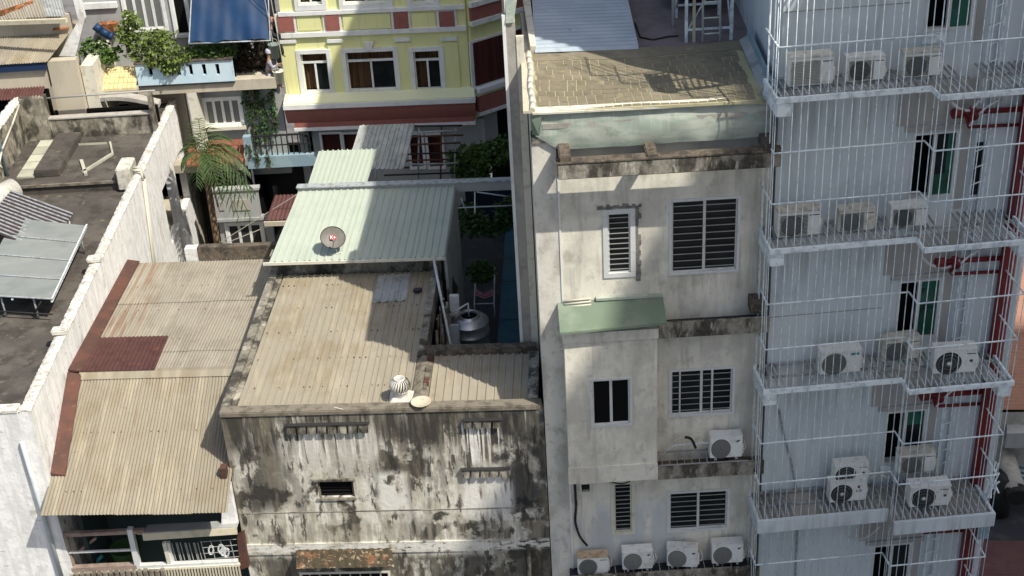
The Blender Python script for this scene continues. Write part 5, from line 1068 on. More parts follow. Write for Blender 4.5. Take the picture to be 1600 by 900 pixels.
single('panel_offcut', MB().box(S.z(697, 525, zf+1.2)[0], S.z(712, 525, zf+1.2)[0]+.1, S.z(705, 525, zf+1.2)[1], S.z(705, 525, zf+1.2)[1]+.06, zf+.5, zf+1.5), M['pvc'], 'pale grey panel tucked left of the steel water tank', 'panel', S, (*S.z(705, 525, zf+1.2), zf+.5))
clt = MB()
for k in range(14):
    u_ = iu+.02+random.uniform(0, .25); v_ = 2.6+random.uniform(0, 3); clt.tube((u_, v_, zs-.1+random.uniform(-.3, .1)), (u_+random.uniform(-.1, .15), v_+random.uniform(-.6, .6), zs-.9+random.uniform(-.3, .2)), .02+random.random()*.02, 5)
single('junk_pile', clt, M['mould'], 'dark tangle of battens and pipes against the inner parapet', 'junk', S, (iu, 3, zs-.5), kind='stuff')
jar = tp(700, 450, zf+1.4); single('clay_jar', MB().lathe(jar, [(0, -.3), (.2, -.28), (.26, 0), (.15, .25), (.18, .3), (.12, .3)], 16), M['acdark'], 'dark jar in the gap beside the mint-roof house wall', 'jar', S, jar)
def pb(T, name, F, x0, y0, x1, y1, v, th, m, label=None):     # block whose front face fills a measured rectangle at depth v
    a, b, c, d = F.rect(x0, y0, x1, y1, v); return part(T, name, MB().box(min(a, b), max(a, b), v, v+th, min(c, d), max(c, d)), M[m], label)
def sbx(name, label, cat, F, x0, y0, x1, y1, v, th, m, group=None):
    a, b, c, d = F.rect(x0, y0, x1, y1, v); return single(name, MB().box(a, b, v, v+th, c, d), M[m], label, cat, F, (a, v, c), group)
# ================================================================= YELLOW HOUSE
YH = thing('yellow_house', 'pale yellow house with white trim, red panels and a curved red cove', 'house', Yf, (-4, 0, 0))
yl = Yf.v(449, 100, 0)[0]; yr = Yf.v(722, 100, 0)[0]+.22
ztop = Yf.v(585, 55, 0)[1]; zbt = Yf.v(590, 158, 0)[1]
gl = [(473, 83, 514, 144), (543, 80, 618, 141), (648, 79, 689, 140)]
gl2 = [(463, -58, 500, 7), (533, -60, 605, 5), (640, -61, 678, 4)]
hl = [Yf.rect(*q, 0) for q in gl]+[Yf.rect(*q, 0) for q in gl2]
part(YH, 'front_wall', walls(yl, yr, zbt, 21.5, 0, .25, hl), M['yellow'])
part(YH, 'side_wall', MB().box(yl, yl+.25, .252, 9, 0, 21.5), M['greywall']); part(YH, 'core', MB().box(yl+.3, yr-.3, .8, 9, 0, 21), M['void'])
for i, (q, r) in enumerate(zip(gl+gl2, hl)):
    a, b, c, d = r; o = MB(); t = .13
    for w_ in ((a-t,b+t,d,d+t),(a-t,b+t,c-t*1.3,c),(a-t,a,c,d),(b,b+t,c,d)): o.box(w_[0], w_[1], -.07, -.002, w_[2], w_[3])
    wf = part(YH, 'window', o, M['trim']); m_ = (a+b)/2; tr_ = d-(d-c)*.24; s = MB()
    s.box(a+.002, b-.002, .04, .10, tr_-.035, tr_+.035); s.box(m_-.03, m_+.03, .05, .09, c+.06, tr_-.035); s.box(a+.002, b-.002, .04, .10, c+.002, c+.05)
    for e in (a+.002, b-.042): s.box(e, e+.04, .05, .10, c+.05, d-.002)
    part(wf, 'sash', s, M['trim']); part(wf, 'pane', MB().box(m_, b-.04, .12, .125, c+.05, tr_), M['glass'])
    cu = MB(); nn = 40
    def cf(a_, b_, a=a, b=b, c=c, d=d): return (a+.03+(b-a-.06)*a_, .2+.035*math.sin(a_*(b-a)*52), c+.05+(d-c-.06)*b_)
    part(wf, 'curtain', cu.grid(cf, int(24*(b-a))+8, 1, (0, .004, 0), False), M['curtain'])
def band(F, T, x0, x1, ya, yb, v, m, nm, xm=585):
    u0_ = x0; u1_ = x1; za = F.v(xm, ya, v)[1]; zb_ = F.v(xm, yb, v)[1]; return part(T, nm, MB().box(u0_, u1_, v, -.001 if v < 0 else v, zb_, za), M[m])
band(Yf, YH, yl-.06, yr+.0, 14, 20, -.10, 'trim', 'trim_band'); band(Yf, YH, yl-.06, yr+.0, 47, 54, -.10, 'trim', 'trim_band')
for q in ((434, 24, 459, 50), (508, 22, 530, 48), (615, 19, 638, 46), (686, 18, 710, 45)):
    pb(YH, 'panel_frame', Yf, q[0]-3.5, q[1]-2.2, q[2]+3.5, q[3]+1.2, -.055, .05, 'trim'); pb(YH, 'red_panel', Yf, *q, -.085, .028, 'redpaint')
for q in ((464, 24, 501, 47), (536, 22, 610, 45), (643, 20, 680, 43)): pb(YH, 'yellow_panel', Yf, *q, -.05, .045, 'yellow')
for q in ((437, 63, 463, 68), (511, 62, 535, 67), (616, 60, 641, 65), (688, 59, 714, 64)):
    pb(YH, 'pilaster', Yf, q[0]+1.5+4, 66, q[2]+4, 156, -.045, .04, 'yellow'); pb(YH, 'pilaster_cap', Yf, *q, -.09, .085, 'trim')
a, b, c, d = Yf.rect(569, 65, 584, 77, -.1); part(YH, 'keystone', MB().hexa([(a+.08,-.16,c),(b-.08,-.16,c),(b-.08,-.072,c),(a+.08,-.072,c)], [(a,-.16,d),(b,-.16,d),(b,-.072,d),(a,-.072,d)]), M['trim'])
# sloping sill, white strip, red cove, lower strip
zA = Yf.v(590, 147, -.05)[1]; zB = Yf.v(590, 159, -.5)[1]; zC = Yf.v(590, 166, -.5)[1]; zD = Yf.v(590, 188, -.32)[1]; zE = Yf.v(590, 195, -.3)[1]; zF = Yf.v(590, 200, -.3)[1]
cu0, cu1 = Yf.v(443, 165, -.5)[0], Yf.v(741, 155, -.5)[0]
def prof_x(F, T, pts, u0_, u1_, m, nm):
    return part(T, nm, MB().hexa([(u0_, v, z) for v, z in pts], [(u1_, v, z) for v, z in pts]), M[m])
prof_x(Yf, YH, [(-.003, zB), (-.5, zB), (-.5, zB+.04), (-.003, zA+.12)], cu0, cu1, 'sunlityellow', 'sill_slope')
prof_x(Yf, YH, [(-.003, zC), (-.53, zC), (-.53, zB-.002), (-.003, zB-.002)], cu0-.02, cu1+.03, 'trim', 'trim_band')
cv = [(-.5, zC-.002)]+[(-.46+.20*(1-math.cos(t*math.pi/12)), zC-.01-(zC-zD)*t/6) for t in range(1, 7)]
cp = [(-.003, zC-.002)]+cv+[(-.003, cv[-1][1])]
part(YH, 'red_cove', MB().hexa([(cu0, v, z) for v, z in cp], [(cu1, v, z) for v, z in cp]), M['redpaint'])
prof_x(Yf, YH, [(-.003, zE), (-.30, zE), (-.30, zD-.004), (-.003, zD-.004)], cu0+.22, cu1-.05, 'redpaint', 'red_fascia')
prof_x(Yf, YH, [(-.003, zF), (-.33, zF), (-.33, zE-.002), (-.003, zE-.002)], cu0+.2, cu1-.03, 'trim', 'trim_band')
lw_ = [Yf.rect(503, 207, 535, 250, .15), Yf.rect(537, 207, 566, 250, .15), Yf.rect(640, 208, 662, 262, .15), Yf.rect(668, 208, 693, 262, .15)]
part(YH, 'lower_wall', walls(yl+.45, yr+.35, 0, zF-.002, .15, .2, lw_), M['greywall'])
for a, b, c, d in lw_:
    o = MB()
    for w_ in ((a-.04,b+.04,d-.04,d+.04),(a-.04,b+.04,c-.04,c+.04),(a-.04,a+.04,c+.04,d-.04),(b-.04,b+.04,c+.04,d-.04)): o.box(w_[0], w_[1], .10, .2, w_[2], w_[3])
    wf = part(YH, 'window', o, M['trim']); part(wf, 'pane', MB().box(a+.04, b-.04, .24, .25, c+.04, d-.04), M['redcurtain'])
single('wall_lamp', MB().lathe((Yf.v(480, 208, .0)[0], .05, Yf.v(480, 208, .0)[1]), [(.0, -.1), (.12, -.12), (.14, .1), (0, .14)], 10).tube((Yf.v(480, 210, 0)[0], .05, Yf.v(480, 210, 0)[1]), (Yf.v(486, 226, -.1)[0], -.1, Yf.v(486, 226, -.1)[1]), .03, 5), M['cable'], 'small black lamp on the grey wall under the red cove', 'lamp', Yf, (-6, .05, 11))
# angled bay
o_ = Yf.w(cu1-.02, -.02, 0); K = Fr(o_.x, o_.y, 35)
YB = YH
def kz(x, y, v=0): return K.v(x, y, v)
def kpart(nm, ua, ub, ya, yb, v, m, xm=762, th=None):
    za, zb_ = kz(xm, ya, v)[1], kz(xm, yb, v)[1]; mb = MB().box(ua, ub, v, .0 if th is None else v+th, zb_, za)
    mb.V = [tuple(_yf(K.w(*p))) for p in mb.V]; return part(YH, nm, mb, M[m])
def _yf(p): q = p-Yf.o; return Vector((q.dot(Yf.U), q.dot(Yf.V), p.z))
kr = kz(800, 100)[0]+1.2
kpart('bay_wall', 0, kr, -70, 178, .002, 'yellow', th=.25)
kpart('bay_red_band', .0, kr, 6, 27, -.10, 'redpaint'); kpart('bay_trim', .0, kr, -2, 5.5, -.16, 'trim'); kpart('bay_trim', .0, kr, 27.5, 35, -.16, 'trim')
kw0, kw1 = kz(739, 95)[0], kz(797, 95)[0]
kpart('bay_window_trim', kw0-.12, kr-.1, 57, 135, -.05, 'trim'); kpart('bay_window', kw0, kr-.3, 61, 129, -.075, 'redcurtain', th=.02)
kpart('bay_sill', .0, kr, 135, 150, -.18, 'sunlityellow'); kpart('bay_trim', .0, kr, 136, 143, -.30, 'trim'); kpart('bay_red_cove', .0, kr, 148, 172, -.24, 'redpaint'); kpart('bay_trim', .0, kr, 172.5, 178, -.26, 'trim')
kpart('bay_lower_wall', .35, .9, 178.5, 240, .1, 'greywall', th=.3); kpart('bay_void', .9, kr, 178.5, 330, .5, 'void', th=.1)
# loose roof sheets before the yellow house
la_ = 12.2
def sheet(name, label, pts, z0_, z1_, n, m, cat='roof sheet'):
    A = Yf.z(*pts[0], z0_); B_ = Yf.z(*pts[1], z0_); C_ = Yf.z(*pts[2], z1_); D_q = Yf.z(*pts[3], z1_)
    T = thing(name, label, cat, Yf, (A[0], A[1], z0_)); k = max(2, n//4)
    for i in range(k):
        a0, a1 = i/k, min(1, (i+1)/k+.02); P = lambda a: (Vector((*A, z0_)).lerp(Vector((*B_, z0_)), a), Vector((*D_q, z1_)).lerp(Vector((*C_, z1_)), a))
        q0, q3 = P(a0); q1, q2 = P(a1); h = Vector((0, 0, .004*(i % 2))); part(T, 'sheet', MB().corr(q0+h, q1+h, q2+h, q3+h, n//k, .035, 'ibr'), M[m])
    return T
shA = sheet('lean_to_roof', 'zinc ribbed lean-to roof tilted up against the red cove', [(541, 265), (631, 264), (648, 194), (562, 196)], zs+.2, zs-.35+1.1, 12, 'sheet_zinc', 'roof')
sheet('lean_to_roof', 'pale mint ribbed roof left of and below the zinc one', [(478, 298), (570, 296), (590, 233), (498, 236)], gr-.15, gr+.15, 12, 'sheet_mint', 'roof')
SCF = thing('scaffold_frame', 'dark pipe scaffold grid between the zinc roof and the climbing shrub', 'scaffold', Yf, (-2.5, -4, 8))
def yz(x, y, v): u, z = Yf.v(x, y, v); return (u, v, z)
for (x0, y0, x1, y1, m_) in ((645, 197, 722, 196, 'cable'), (643, 207, 716, 204, 'steelslat'), (640, 226, 720, 223, 'rustflash'), (636, 241, 716, 238, 'cable'), (634, 251, 700, 249, 'rustflash'), (632, 257, 715, 255, 'steelslat'), (600, 274, 712, 270, 'cable'), (628, 214, 724, 211, 'rustflash'), (570, 262, 640, 262, 'cable')):
    part(SCF, 'rail', MB().tube(yz(x0, y0, -2.0), yz(x1, y1, -2.0), .03, 6), M[m_])
for x in (655, 690, 712, 588): part(SCF, 'upright', MB().tube(yz(x, 196 if x > 600 else 265, -1.95), yz(x-2, 292, -1.95), .028, 6), M['steelslat' if x != 690 else 'rustflash'])
single('orange_bottle', MB().lathe(yz(549, 285, -4), [(0, 0), (.09, .0), (.09, .35), (.04, .45), (.04, .5), (0, .5)], 12), M['rtile'], 'orange bottle standing upright between the two lean-to roofs', 'bottle', Yf, yz(549, 285, -4))
# ================================================================= BALCONY HOUSE
BHs = thing('balcony_house', 'pale house with cyan slotted balcony, white shutters and planted terraces', 'house', H, (-12, 0, 0))
hz_ = lambda x, y, v=0: H.v(x, y, v)
uA, uB_ = hz_(100, 140)[0], hz_(432, 140)[0]-.5
zsl0 = hz_(260, 147)[1]; zsl1 = hz_(260, 131)[1]
part(BHs, 'floor_slab', MB().box(uA, uB_+.5, .0, 6, zsl0, zsl1), M['tanwall'])
cw = H.rect(213, 96, 365, 126, 0); slots = [H.rect(x-2.5, 101+(-.02)*(x-228), x+3.5, 118-.02*(x-228), 0) for x in (235, 257, 279, 298, 319, 340)]
part(BHs, 'cyan_parapet', walls(cw[0], cw[1], zsl1, cw[3], -.06, .14, slots), M['cyan']); part(BHs, 'parapet_cap', MB().box(cw[0]-.02, cw[1]+.03, -.10, .14, cw[3]+.002, cw[3]+.05), M['ledgetop'])
part(BHs, 'parapet_backing', MB().box(cw[0], cw[1], .3, .32, zsl1, cw[3]-.1), M['void'])
part(BHs, 'black_skirt', MB().box(cw[0], cw[1], -.08, -.002, zsl1-.05, zsl1-.001), M['acdark'])
# small yellow tiled canopy
ty = H.rect(118, 98, 211, 130, -.1)
for j in range(4):
    for i in range(13):
        a = ty[0]+(ty[1]-ty[0])*i/13; w_ = (ty[1]-ty[0])/13; z0_ = zsl1+.02+.11*j; v0_ = -.35+.19*j
        part(BHs, 'roof_tile', MB().hexa([(a+.004,v0_,z0_),(a+w_-.004,v0_,z0_),(a+w_-.004,v0_+.22,z0_+.11),(a+.004,v0_+.22,z0_+.11)], [(a+.02,v0_,z0_+.05),(a+w_-.02,v0_,z0_+.05),(a+w_-.004,v0_+.22,z0_+.14),(a+.004,v0_+.22,z0_+.14)]), M['ytile'])
part(BHs, 'canopy_soffit', MB().box(ty[0]-.02, ty[1]+.02, -.38, -.02, zsl1-.10, zsl1+.015), M['tanwall'])
# upper storey set back
vb_ = 1.6
uw = H.rect(193, -30, 255, 47, vb_); ud = H.rect(268, -40, 293, 56, vb_)
part(BHs, 'upper_wall', walls(hz_(135, 40, vb_)[0], uB_+.5, zsl1, 22, vb_, .2, [uw, ud]), M['greywall'])
def shutters(T, F, r, v, n, fill='acgrille'):
    a, b, c, d = r; o = MB(); t = .045
    for q in ((a-.05,b+.05,d-t,d+.05),(a-.05,b+.05,c-.05,c+t),(a-.05,a+t,c+t,d-t),(b-t,b+.05,c+t,d-t)): o.box(q[0], q[1], v-.05, v+.08, q[2], q[3])
    wf = part(T, 'window', o, M['trim']); w_ = (b-a-2*t)/n
    for k in range(n):
        x = a+t+k*w_; s = MB()
        for q in ((x,x+.045,c+t,d-t),(x+w_-.045,x+w_,c+t,d-t),(x+.045,x+w_-.045,c+t,c+t+.05),(x+.045,x+w_-.045,d-t-.05,d-t)): s.box(q[0]+.002, q[1]-.002, v-.02, v+.02, q[2]+.001, q[3]-.001)
        part(wf, 'shutter_frame', s, M['trim']); part(wf, 'shutter_panel', MB().box(x+.04, x+w_-.04, v+.0, v+.012, c+t+.04, d-t-.04), M[fill])
    return wf
shutters(BHs, H, uw, vb_, 4); shutters(BHs, H, ud, vb_, 1, 'void')
part(BHs, 'upper_beam', MB().box(hz_(135, 40, vb_)[0], hz_(190, 40, vb_)[0], vb_-.1, vb_-.002, hz_(160, 12, vb_)[1], hz_(160, 3, vb_)[1]), M['trim'])
part(BHs, 'roof', MB().box(uA, uB_+.5, vb_, 8, 21.6, 22), M['conc'])
pb(BHs, 'rust_stack', H, 152, 38, 182, 50, 1.2, .3, 'rust')
# lower storey
lw2 = H.rect(320, 153, 378, 196, .6); sw = H.rect(170, 160, 200, 171, 1.0)
part(BHs, 'lower_wall', walls(hz_(300, 170, .6)[0], uB_+.5, zsl0-3.2, zsl0, .6, .2, [lw2]), M['greywall']); shutters(BHs, H, lw2, .6, 4)
part(BHs, 'recess_wall', walls(uA+.2, hz_(290, 160, 1.0)[0], zsl0-3.2, zsl0, 1.0, .2, [sw]), M['tanwall']); wf = part(BHs, 'window', MB().box(sw[0], sw[1], .95, 1.02, sw[3]-.05, sw[3]), M['trim']); part(wf, 'pane', MB().box(sw[0], sw[1], 1.05, 1.06, sw[2], sw[3]-.05), M['acdark'])
part(BHs, 'pillar', MB().box(hz_(292, 145)[0], hz_(304, 145)[0]+.05, 0, .58, zsl0-3.0, zsl0-.002), M['flash']); part(BHs, 'pillar', MB().box(hz_(119, 150)[0], hz_(134, 150)[0], 0, .5, zsl0-3, zsl0-.002), M['tanwall'])
pb(BHs, 'window_ledge', H, 312, 199, 385, 204, .4, .2, 'flash')
# mid balconies
zm1 = hz_(330, 256, -.3)[1]; zm0 = hz_(330, 268, -.3)[1]
part(BHs, 'mid_slab', MB().box(hz_(245, 260, -.3)[0], hz_(378, 260, -.3)[0], -.3, 1.5, zm0, zm1), M['tanwall'])
tl = H.rect(290, 228, 380, 256, -.3)
for j in range(4):
    for i in range(12):
        a = tl[0]+(tl[1]-tl[0])*i/12; w_ = (tl[1]-tl[0])/12; z0_ = zm1+.02+.12*j; v0_ = -.5+.2*j
        part(BHs, 'terracotta_tile', MB().hexa([(a+.006,v0_,z0_),(a+w_-.006,v0_,z0_),(a+w_-.006,v0_+.23,z0_+.12),(a+.006,v0_+.23,z0_+.12)], [(a+.03,v0_,z0_+.06),(a+w_-.03,v0_,z0_+.06),(a+w_-.006,v0_+.23,z0_+.16),(a+.006,v0_+.23,z0_+.16)]), M['rtile'])
br_ = H.rect(386, 244, 472, 262, -.3)
part(BHs, 'blue_balcony', MB().box(br_[0], br_[1]+.4, -.3, -.15, br_[2], br_[3]).box(br_[0], br_[1]+.4, -.15, .6, br_[2], br_[2]+.1), M['bluepaint']); part(BHs, 'blue_pier', MB().box(br_[0]-.02, br_[0]+.22, -.32, -.1, br_[3]+.002, hz_(386, 214, -.3)[1]), M['bluepaint'])
RLg = thing('balcony_railing', 'thin dark railing on top of the faded blue balcony', 'railing', H, (br_[0], -.2, br_[3]))
zr1 = hz_(420, 213, -.2)[1]
for k in range(11): x_ = br_[0]+.3+(br_[1]-br_[0])*k/10.; part(RLg, 'baluster', MB().tube((x_, -.2, br_[3]), (x_, -.2, zr1), .02, 5), M['cable'])
part(RLg, 'handrail', MB().box(br_[0]+.24, br_[1]+.3, -.23, -.17, zr1, zr1+.05), M['cable']); part(RLg, 'mid_rail', MB().box(br_[0]+.24, br_[1]+.3, -.22, -.18, (zr1+br_[3])/2, (zr1+br_[3])/2+.03), M['cable'])
part(BHs, 'deep_wall', MB().box(hz_(330, 280)[0]-2.2, uB_+.8, 1.5, 1.7, 0, zm0), M['acdark'])
ws = H.rect(349, 262, 396, 296, .3)
wf = part(BHs, 'window', MB().box(ws[0], ws[1], .36, .38, ws[2], ws[3]), M['void'])
for k in range(5): x_ = ws[0]+(ws[1]-ws[0])*k/4.; part(wf, 'bar', MB().box(x_-.03, x_+.03, .25, .3, ws[2], ws[3]), M['trim'])
LB = thing('low_grey_house', 'low grey rendered house in shade below the palm with slatted white window', 'house', H, (-8.5, -.5, 0))
lg_ = H.rect(334, 298, 405, 345, -.5); lw3 = H.rect(356, 348, 412, 385, -.3)
part(LB, 'balcony_front', MB().box(lg_[0], lg_[1], -.5, -.3, lg_[2]+.1, lg_[3]), M['greywall']); part(LB, 'cornice', MB().box(lg_[0]-.05, lg_[1]+.08, -.55, -.28, lg_[3]+.002, lg_[3]+.08), M['greywall']); part(LB, 'cornice', MB().box(lg_[0]-.05, lg_[1]+.08, -.55, -.28, lg_[2]-.0, lg_[2]+.098), M['greywall'])
pb(LB, 'raised_panel', H, 363, 312, 390, 329, -.53, .028, 'conc'); pb(LB, 'raised_panel', H, 342, 315, 350, 329, -.53, .028, 'conc')
part(LB, 'wall', walls(lg_[0], lg_[1]+.3, 0, lg_[2], -.3, .2, [lw3]), M['greywall']); shutters(LB, H, lw3, -.3, 3, 'acdark'); part(LB, 'core', MB().box(lg_[0], lg_[1], .3, 1.4, 0, lg_[3]-.1), M['void'])
rr = thing('small_red_roof', 'dull red corrugated roof deep in the shaded alley', 'roof', H, (-6.5, 0, 8))
A = yz(415, 345, -2.5); B_ = yz(468, 343, -2.5); part(rr, 'sheet', MB().corr((A[0], A[1], A[2]), (B_[0]+.4, B_[1], B_[2]), (B_[0]+.4, B_[1]+1.3, B_[2]+.25), (A[0]+.1, A[1]+1.3, A[2]+.25), 11, .035, 'sin'), M['maroonroof']) ; rr.rotation_euler[2] = Yf.yaw; rr.location = Yf.w(*BASE[rr.name])
part(rr, 'fascia', MB().box(A[0]-.05, B_[0]+.4, A[1]-.08, A[1]-.02, A[2]-.16, A[2]-.01), M['tanwall'])
for k, (p, q) in enumerate((((345, 378), (470, 300)), ((345, 383), (440, 345)))):
    single('overhead_wire', MB().tube((*H.z(p[0], p[1], 9), 9), (H.v(q[0], q[1], -1.5)[0], -1.5, H.v(q[0], q[1], -1.5)[1]), .015, 5), M['rope'], ['long pale wire crossing the dark alley toward the mint roof', 'shorter pale wire crossing low over the dark alley'][k], 'wire', H, (*H.z(p[0], p[1], 9), 9))
# blue tarpaulin awning
TA = thing('blue_awning', 'royal blue tarpaulin awning stretched over the planted balcony', 'awning', H, (-10, 0, 18))
t0_ = [hz_(294, 67, -.2), hz_(423, 60, -.2), hz_(418, -40, 1.4), hz_(299, -35, 1.4)]
def tf(a, b):
    l = Vector((t0_[0][0], -.2, t0_[0][1])).lerp(Vector((t0_[3][0], 1.5, t0_[3][1])), b); r = Vector((t0_[1][0], -.2, t0_[1][1])).lerp(Vector((t0_[2][0], 1.5, t0_[2][1])), b); p = l.lerp(r, a); p.z += -.10*math.sin(math.pi*b)+.03*math.sin(a*17+b*3)*(1-b)-.03*math.sin(a*40)*(1-b)*.5; p.y += .04*math.sin(a*13+b*5); return p
part(TA, 'sheet', MB().grid(tf, 40, 14, (0, .01, -.01)), M['tarp']); part(TA, 'edge_pole', MB().tube(tf(0, 0)+Vector((0, 0, -.03)), tf(1, 0)+Vector((0, 0, -.03)), .025, 6), M['steelslat'])
part(TA, 'arm', MB().tube(tf(0.01, 0), tf(.01, 1), .02, 5), M['steelslat']); part(TA, 'arm', MB().tube(tf(.99, 0), tf(.99, 1), .02, 5), M['steelslat'])
def hp_(x, y, v=.3): u, z = H.v(x, y, v); return (u, v, z)
plant('tall_shrub', 'tall pale yellow-green shrub before the white shuttered window', H, [(hp_(205, 30), (.26, .3, .3)), (hp_(203, 45), (.42, .35, .28)), (hp_(198, 62), (.34, .3, .32))], 150, .15, 'leafy', 1, 'plants on the cyan balcony')
plant('shrub', 'dense mid-green shrub spreading along the cyan balcony edge', H, [(hp_(230, 65), (.7, .4, .4)), (hp_(250, 62), (.6, .4, .35)), (hp_(225, 85), (.6, .35, .3))], 210, .13, 'leafy', 2, 'plants on the cyan balcony')
plant('trailing_shrub', 'bright trailing plant spilling over the cyan slotted parapet', H, [(hp_(262, 78, -.1), (.55, .3, .32)), (hp_(275, 92, -.15), (.5, .18, .3)), (hp_(266, 104, -.15), (.35, .1, .3)), (hp_(240, 95, -.15), (.4, .12, .2))], 230, .12, 'leafy', 3, 'plants on the cyan balcony', droop=1)
plant('shrub', 'dark green shrub in the shade beneath the blue awning', H, [(hp_(345, 78), (.6, .4, .3)), (hp_(308, 80), (.5, .3, .22))], 260, .14, 'leaf', 4, 'plants on the cyan balcony')
plant('shrub', 'dark shrub behind the left end of the cyan balcony', H, [(hp_(148, 80), (.5, .4, .45)), (hp_(168, 85), (.4, .4, .3))], 260, .15, 'leaf', 14, 'plants on the cyan balcony')
plant('creeper', 'brown and green creeper curtain hanging beside the yellow house', H, [(hp_(388, 84, .9), (.7, .3, .5)), (hp_(386, 108, .8), (.7, .25, .5)), (hp_(392, 128, .7), (.65, .2, .4))], 420, .14, 'leafr', 5, cat='creeper', droop=1)
plant('creeper', 'thin dark green ivy strands trailing over the shaded wall', H, [(hp_(x, y, .4), (.14, .12, .55)) for x, y in ((385, 150), (392, 175), (400, 155), (410, 170), (412, 200), (398, 210), (425, 160), (428, 190))], 210, .11, 'leafd', 6, cat='creeper', droop=1)
plant('creeper', 'sparse green trails on the faded blue balcony face', H, [(hp_(x, y, -.34), (.12, .04, .3)) for x, y in ((388, 235), (420, 250), (402, 246))], 140, .09, 'leafd', 7, cat='creeper', droop=1)
single('blue_net', MB().path([(hp_(148, 40)[0], .3, hp_(148, 40)[2]), hp_(158, 48), hp_(170, 55), hp_(176, 58)], .13, 6), M['tarp'], 'crumpled bright blue net bundle on the balcony left of the shrubs', 'net', H, hp_(148, 40))
def sp(x, y, z): q = S.z(x, y, z); return (q[0], q[1], z)
plant('climbing_shrub', 'big dark climbing shrub between scaffold and party wall', Yf, [(yz(735, 248, -1.5), (.75, .4, .45)), (yz(765, 240, -1.5), (.7, .4, .4)), (yz(785, 236, -1.4), (.5, .4, .45)), (yz(728, 272, -1.5), (.5, .3, .4)), (yz(750, 265, -1.5), (.4, .3, .4))], 520, .16, 'leaf', 8)
plant('terrace_plant', 'sprawling dark plant at the far end of the teal terrace', S, [(sp(735, 350, zf+1.3), (.6, .5, .3)), (sp(765, 355, zf+1.2), (.55, .4, .25)), (sp(790, 335, zf+1.6), (.35, .3, .5)), (sp(730, 330, zf+1.5), (.4, .3, .2))], 300, .14, 'leafd', 9)
plant('potted_plant', 'bushy potted plant on the pink-strapped frame', S, [(sp(752, 425, zf+.9), (.38, .36, .30))], 900, .10, 'leafd', 10)
# frames on the terrace
FT = thing('strapped_frame', 'low white metal frame with pink straps on the terrace floor', 'plant stand', S, sp(757, 470, zf))
fq = [sp(741, 475, zf+.3), sp(772, 474, zf+.3), sp(773, 415, zf+.3), sp(743, 432, zf+.3)]
for a, b in zip(fq, fq[1:]+fq[:1]): part(FT, 'frame_tube', MB().tube(a, b, .018, 6), M['pvc'])
for a in fq: part(FT, 'leg', MB().tube(a, (a[0], a[1], zf-.25), .018, 6), M['pvc'])
for k in range(3): part(FT, 'strap', MB().path([Vector(sp(742, 452+k*4, zf+.32)), Vector(sp(757, 460+k*3, zf+.26)), Vector(sp(772, 452+k*4, zf+.32))], .022, 6), M['pink'])
PG = thing('terrace_pergola', 'thin pale pipe pergola over the far terrace plants', 'pergola', S, sp(745, 330, zf))
for a, b in (((712, 325, 2.0), (800, 321, 2.0)), ((742, 300, 2.0), (742, 334, 2.0)), ((745, 300, 2.2), (800, 308, 2.0)), ((720, 310, 2.0), (733, 340, 1.4))): part(PG, 'pipe', MB().tube(sp(a[0], a[1], zf+a[2]), sp(b[0], b[1], zf+b[2]), .02, 6), M['pvc'])
part(PG, 'post', MB().tube(sp(803, 295, zf+2.9), sp(805, 350, zf+.1), .05, 8), M['bluepaint'])
# ---------------- palm
pc = H.v(318, 243, -3.0); crown = Vector((pc[0], -3.0, pc[1]))
PT = thing('palm_tree', 'areca palm with arching fronds beside the rear of the whitewashed house', 'palm tree', H, (pc[0], -3.0, 0))
part(PT, 'trunk', MB().tube((pc[0]-.2, -3, 0), crown, .13, 10, .09), M['bark'])
rnd = random.Random(11)
fr_ = [(math.radians(a), l, up) for a, l, up in ((120, .95, 1.1), (80, .9, 1.35), (100, .7, 1.5), (30, 1.3, 1.0), (-35, 1.9, .2), (-5, 1.6, .35), (45, 1.1, 1.25), (8, 1.5, .75), (-22, 1.75, .55), (-50, 1.9, .35), (-62, 1.6, .6), (-100, 1.0, .4), (190, .8, .6), (150, .8, .9), (62, 1.2, .8))]
for (a, l, up) in fr_:
    pass
    mb = MB(); P = []; d0 = Vector((math.cos(a), math.sin(a), 0)); sd = Vector((-math.sin(a), math.cos(a), 0))
    for k in range(15):
        t = k/14; P.append(crown+d0*l*(t*.95-.12*t*t)+Vector((0, 0, up*t*1.1-1.0*l*t*t)))
    mb.path(P, .012, 4)
    for k in range(1, 15):
        p = P[k]; fwd = (P[k]-P[k-1]).normalized(); ll = .48*math.sin(math.pi*(k/15)**.8)+.12
        for sg in (-1, 1):
            for q_ in (0,):
                b = p-fwd*.05*q_; dd = (sd*sg+fwd*.7+Vector((0, 0, -.45+rnd.uniform(-.2, .2)))).normalized(); e = dd.cross(Vector((0, 0, 1))).normalized()*.016
                mb.add([b-e, b+e, b+dd*ll+Vector((0, 0, -.08)), b+dd*ll*.5+e*1.5, b+dd*ll*.5-e*1.5], [(0, 1, 3, 4), (4, 3, 2)])
    part(PT, 'frond', mb, M['frond'])
for a in (1.0, 5.2): part(PT, 'dead_frond', MB().path([crown+Vector((.05, 0, -.1)), crown+Vector((.3*math.cos(a), .2*math.sin(a), -.5)), crown+Vector((.5*math.cos(a), .3*math.sin(a), -1.6))], .028, 5), M['rustflash'])
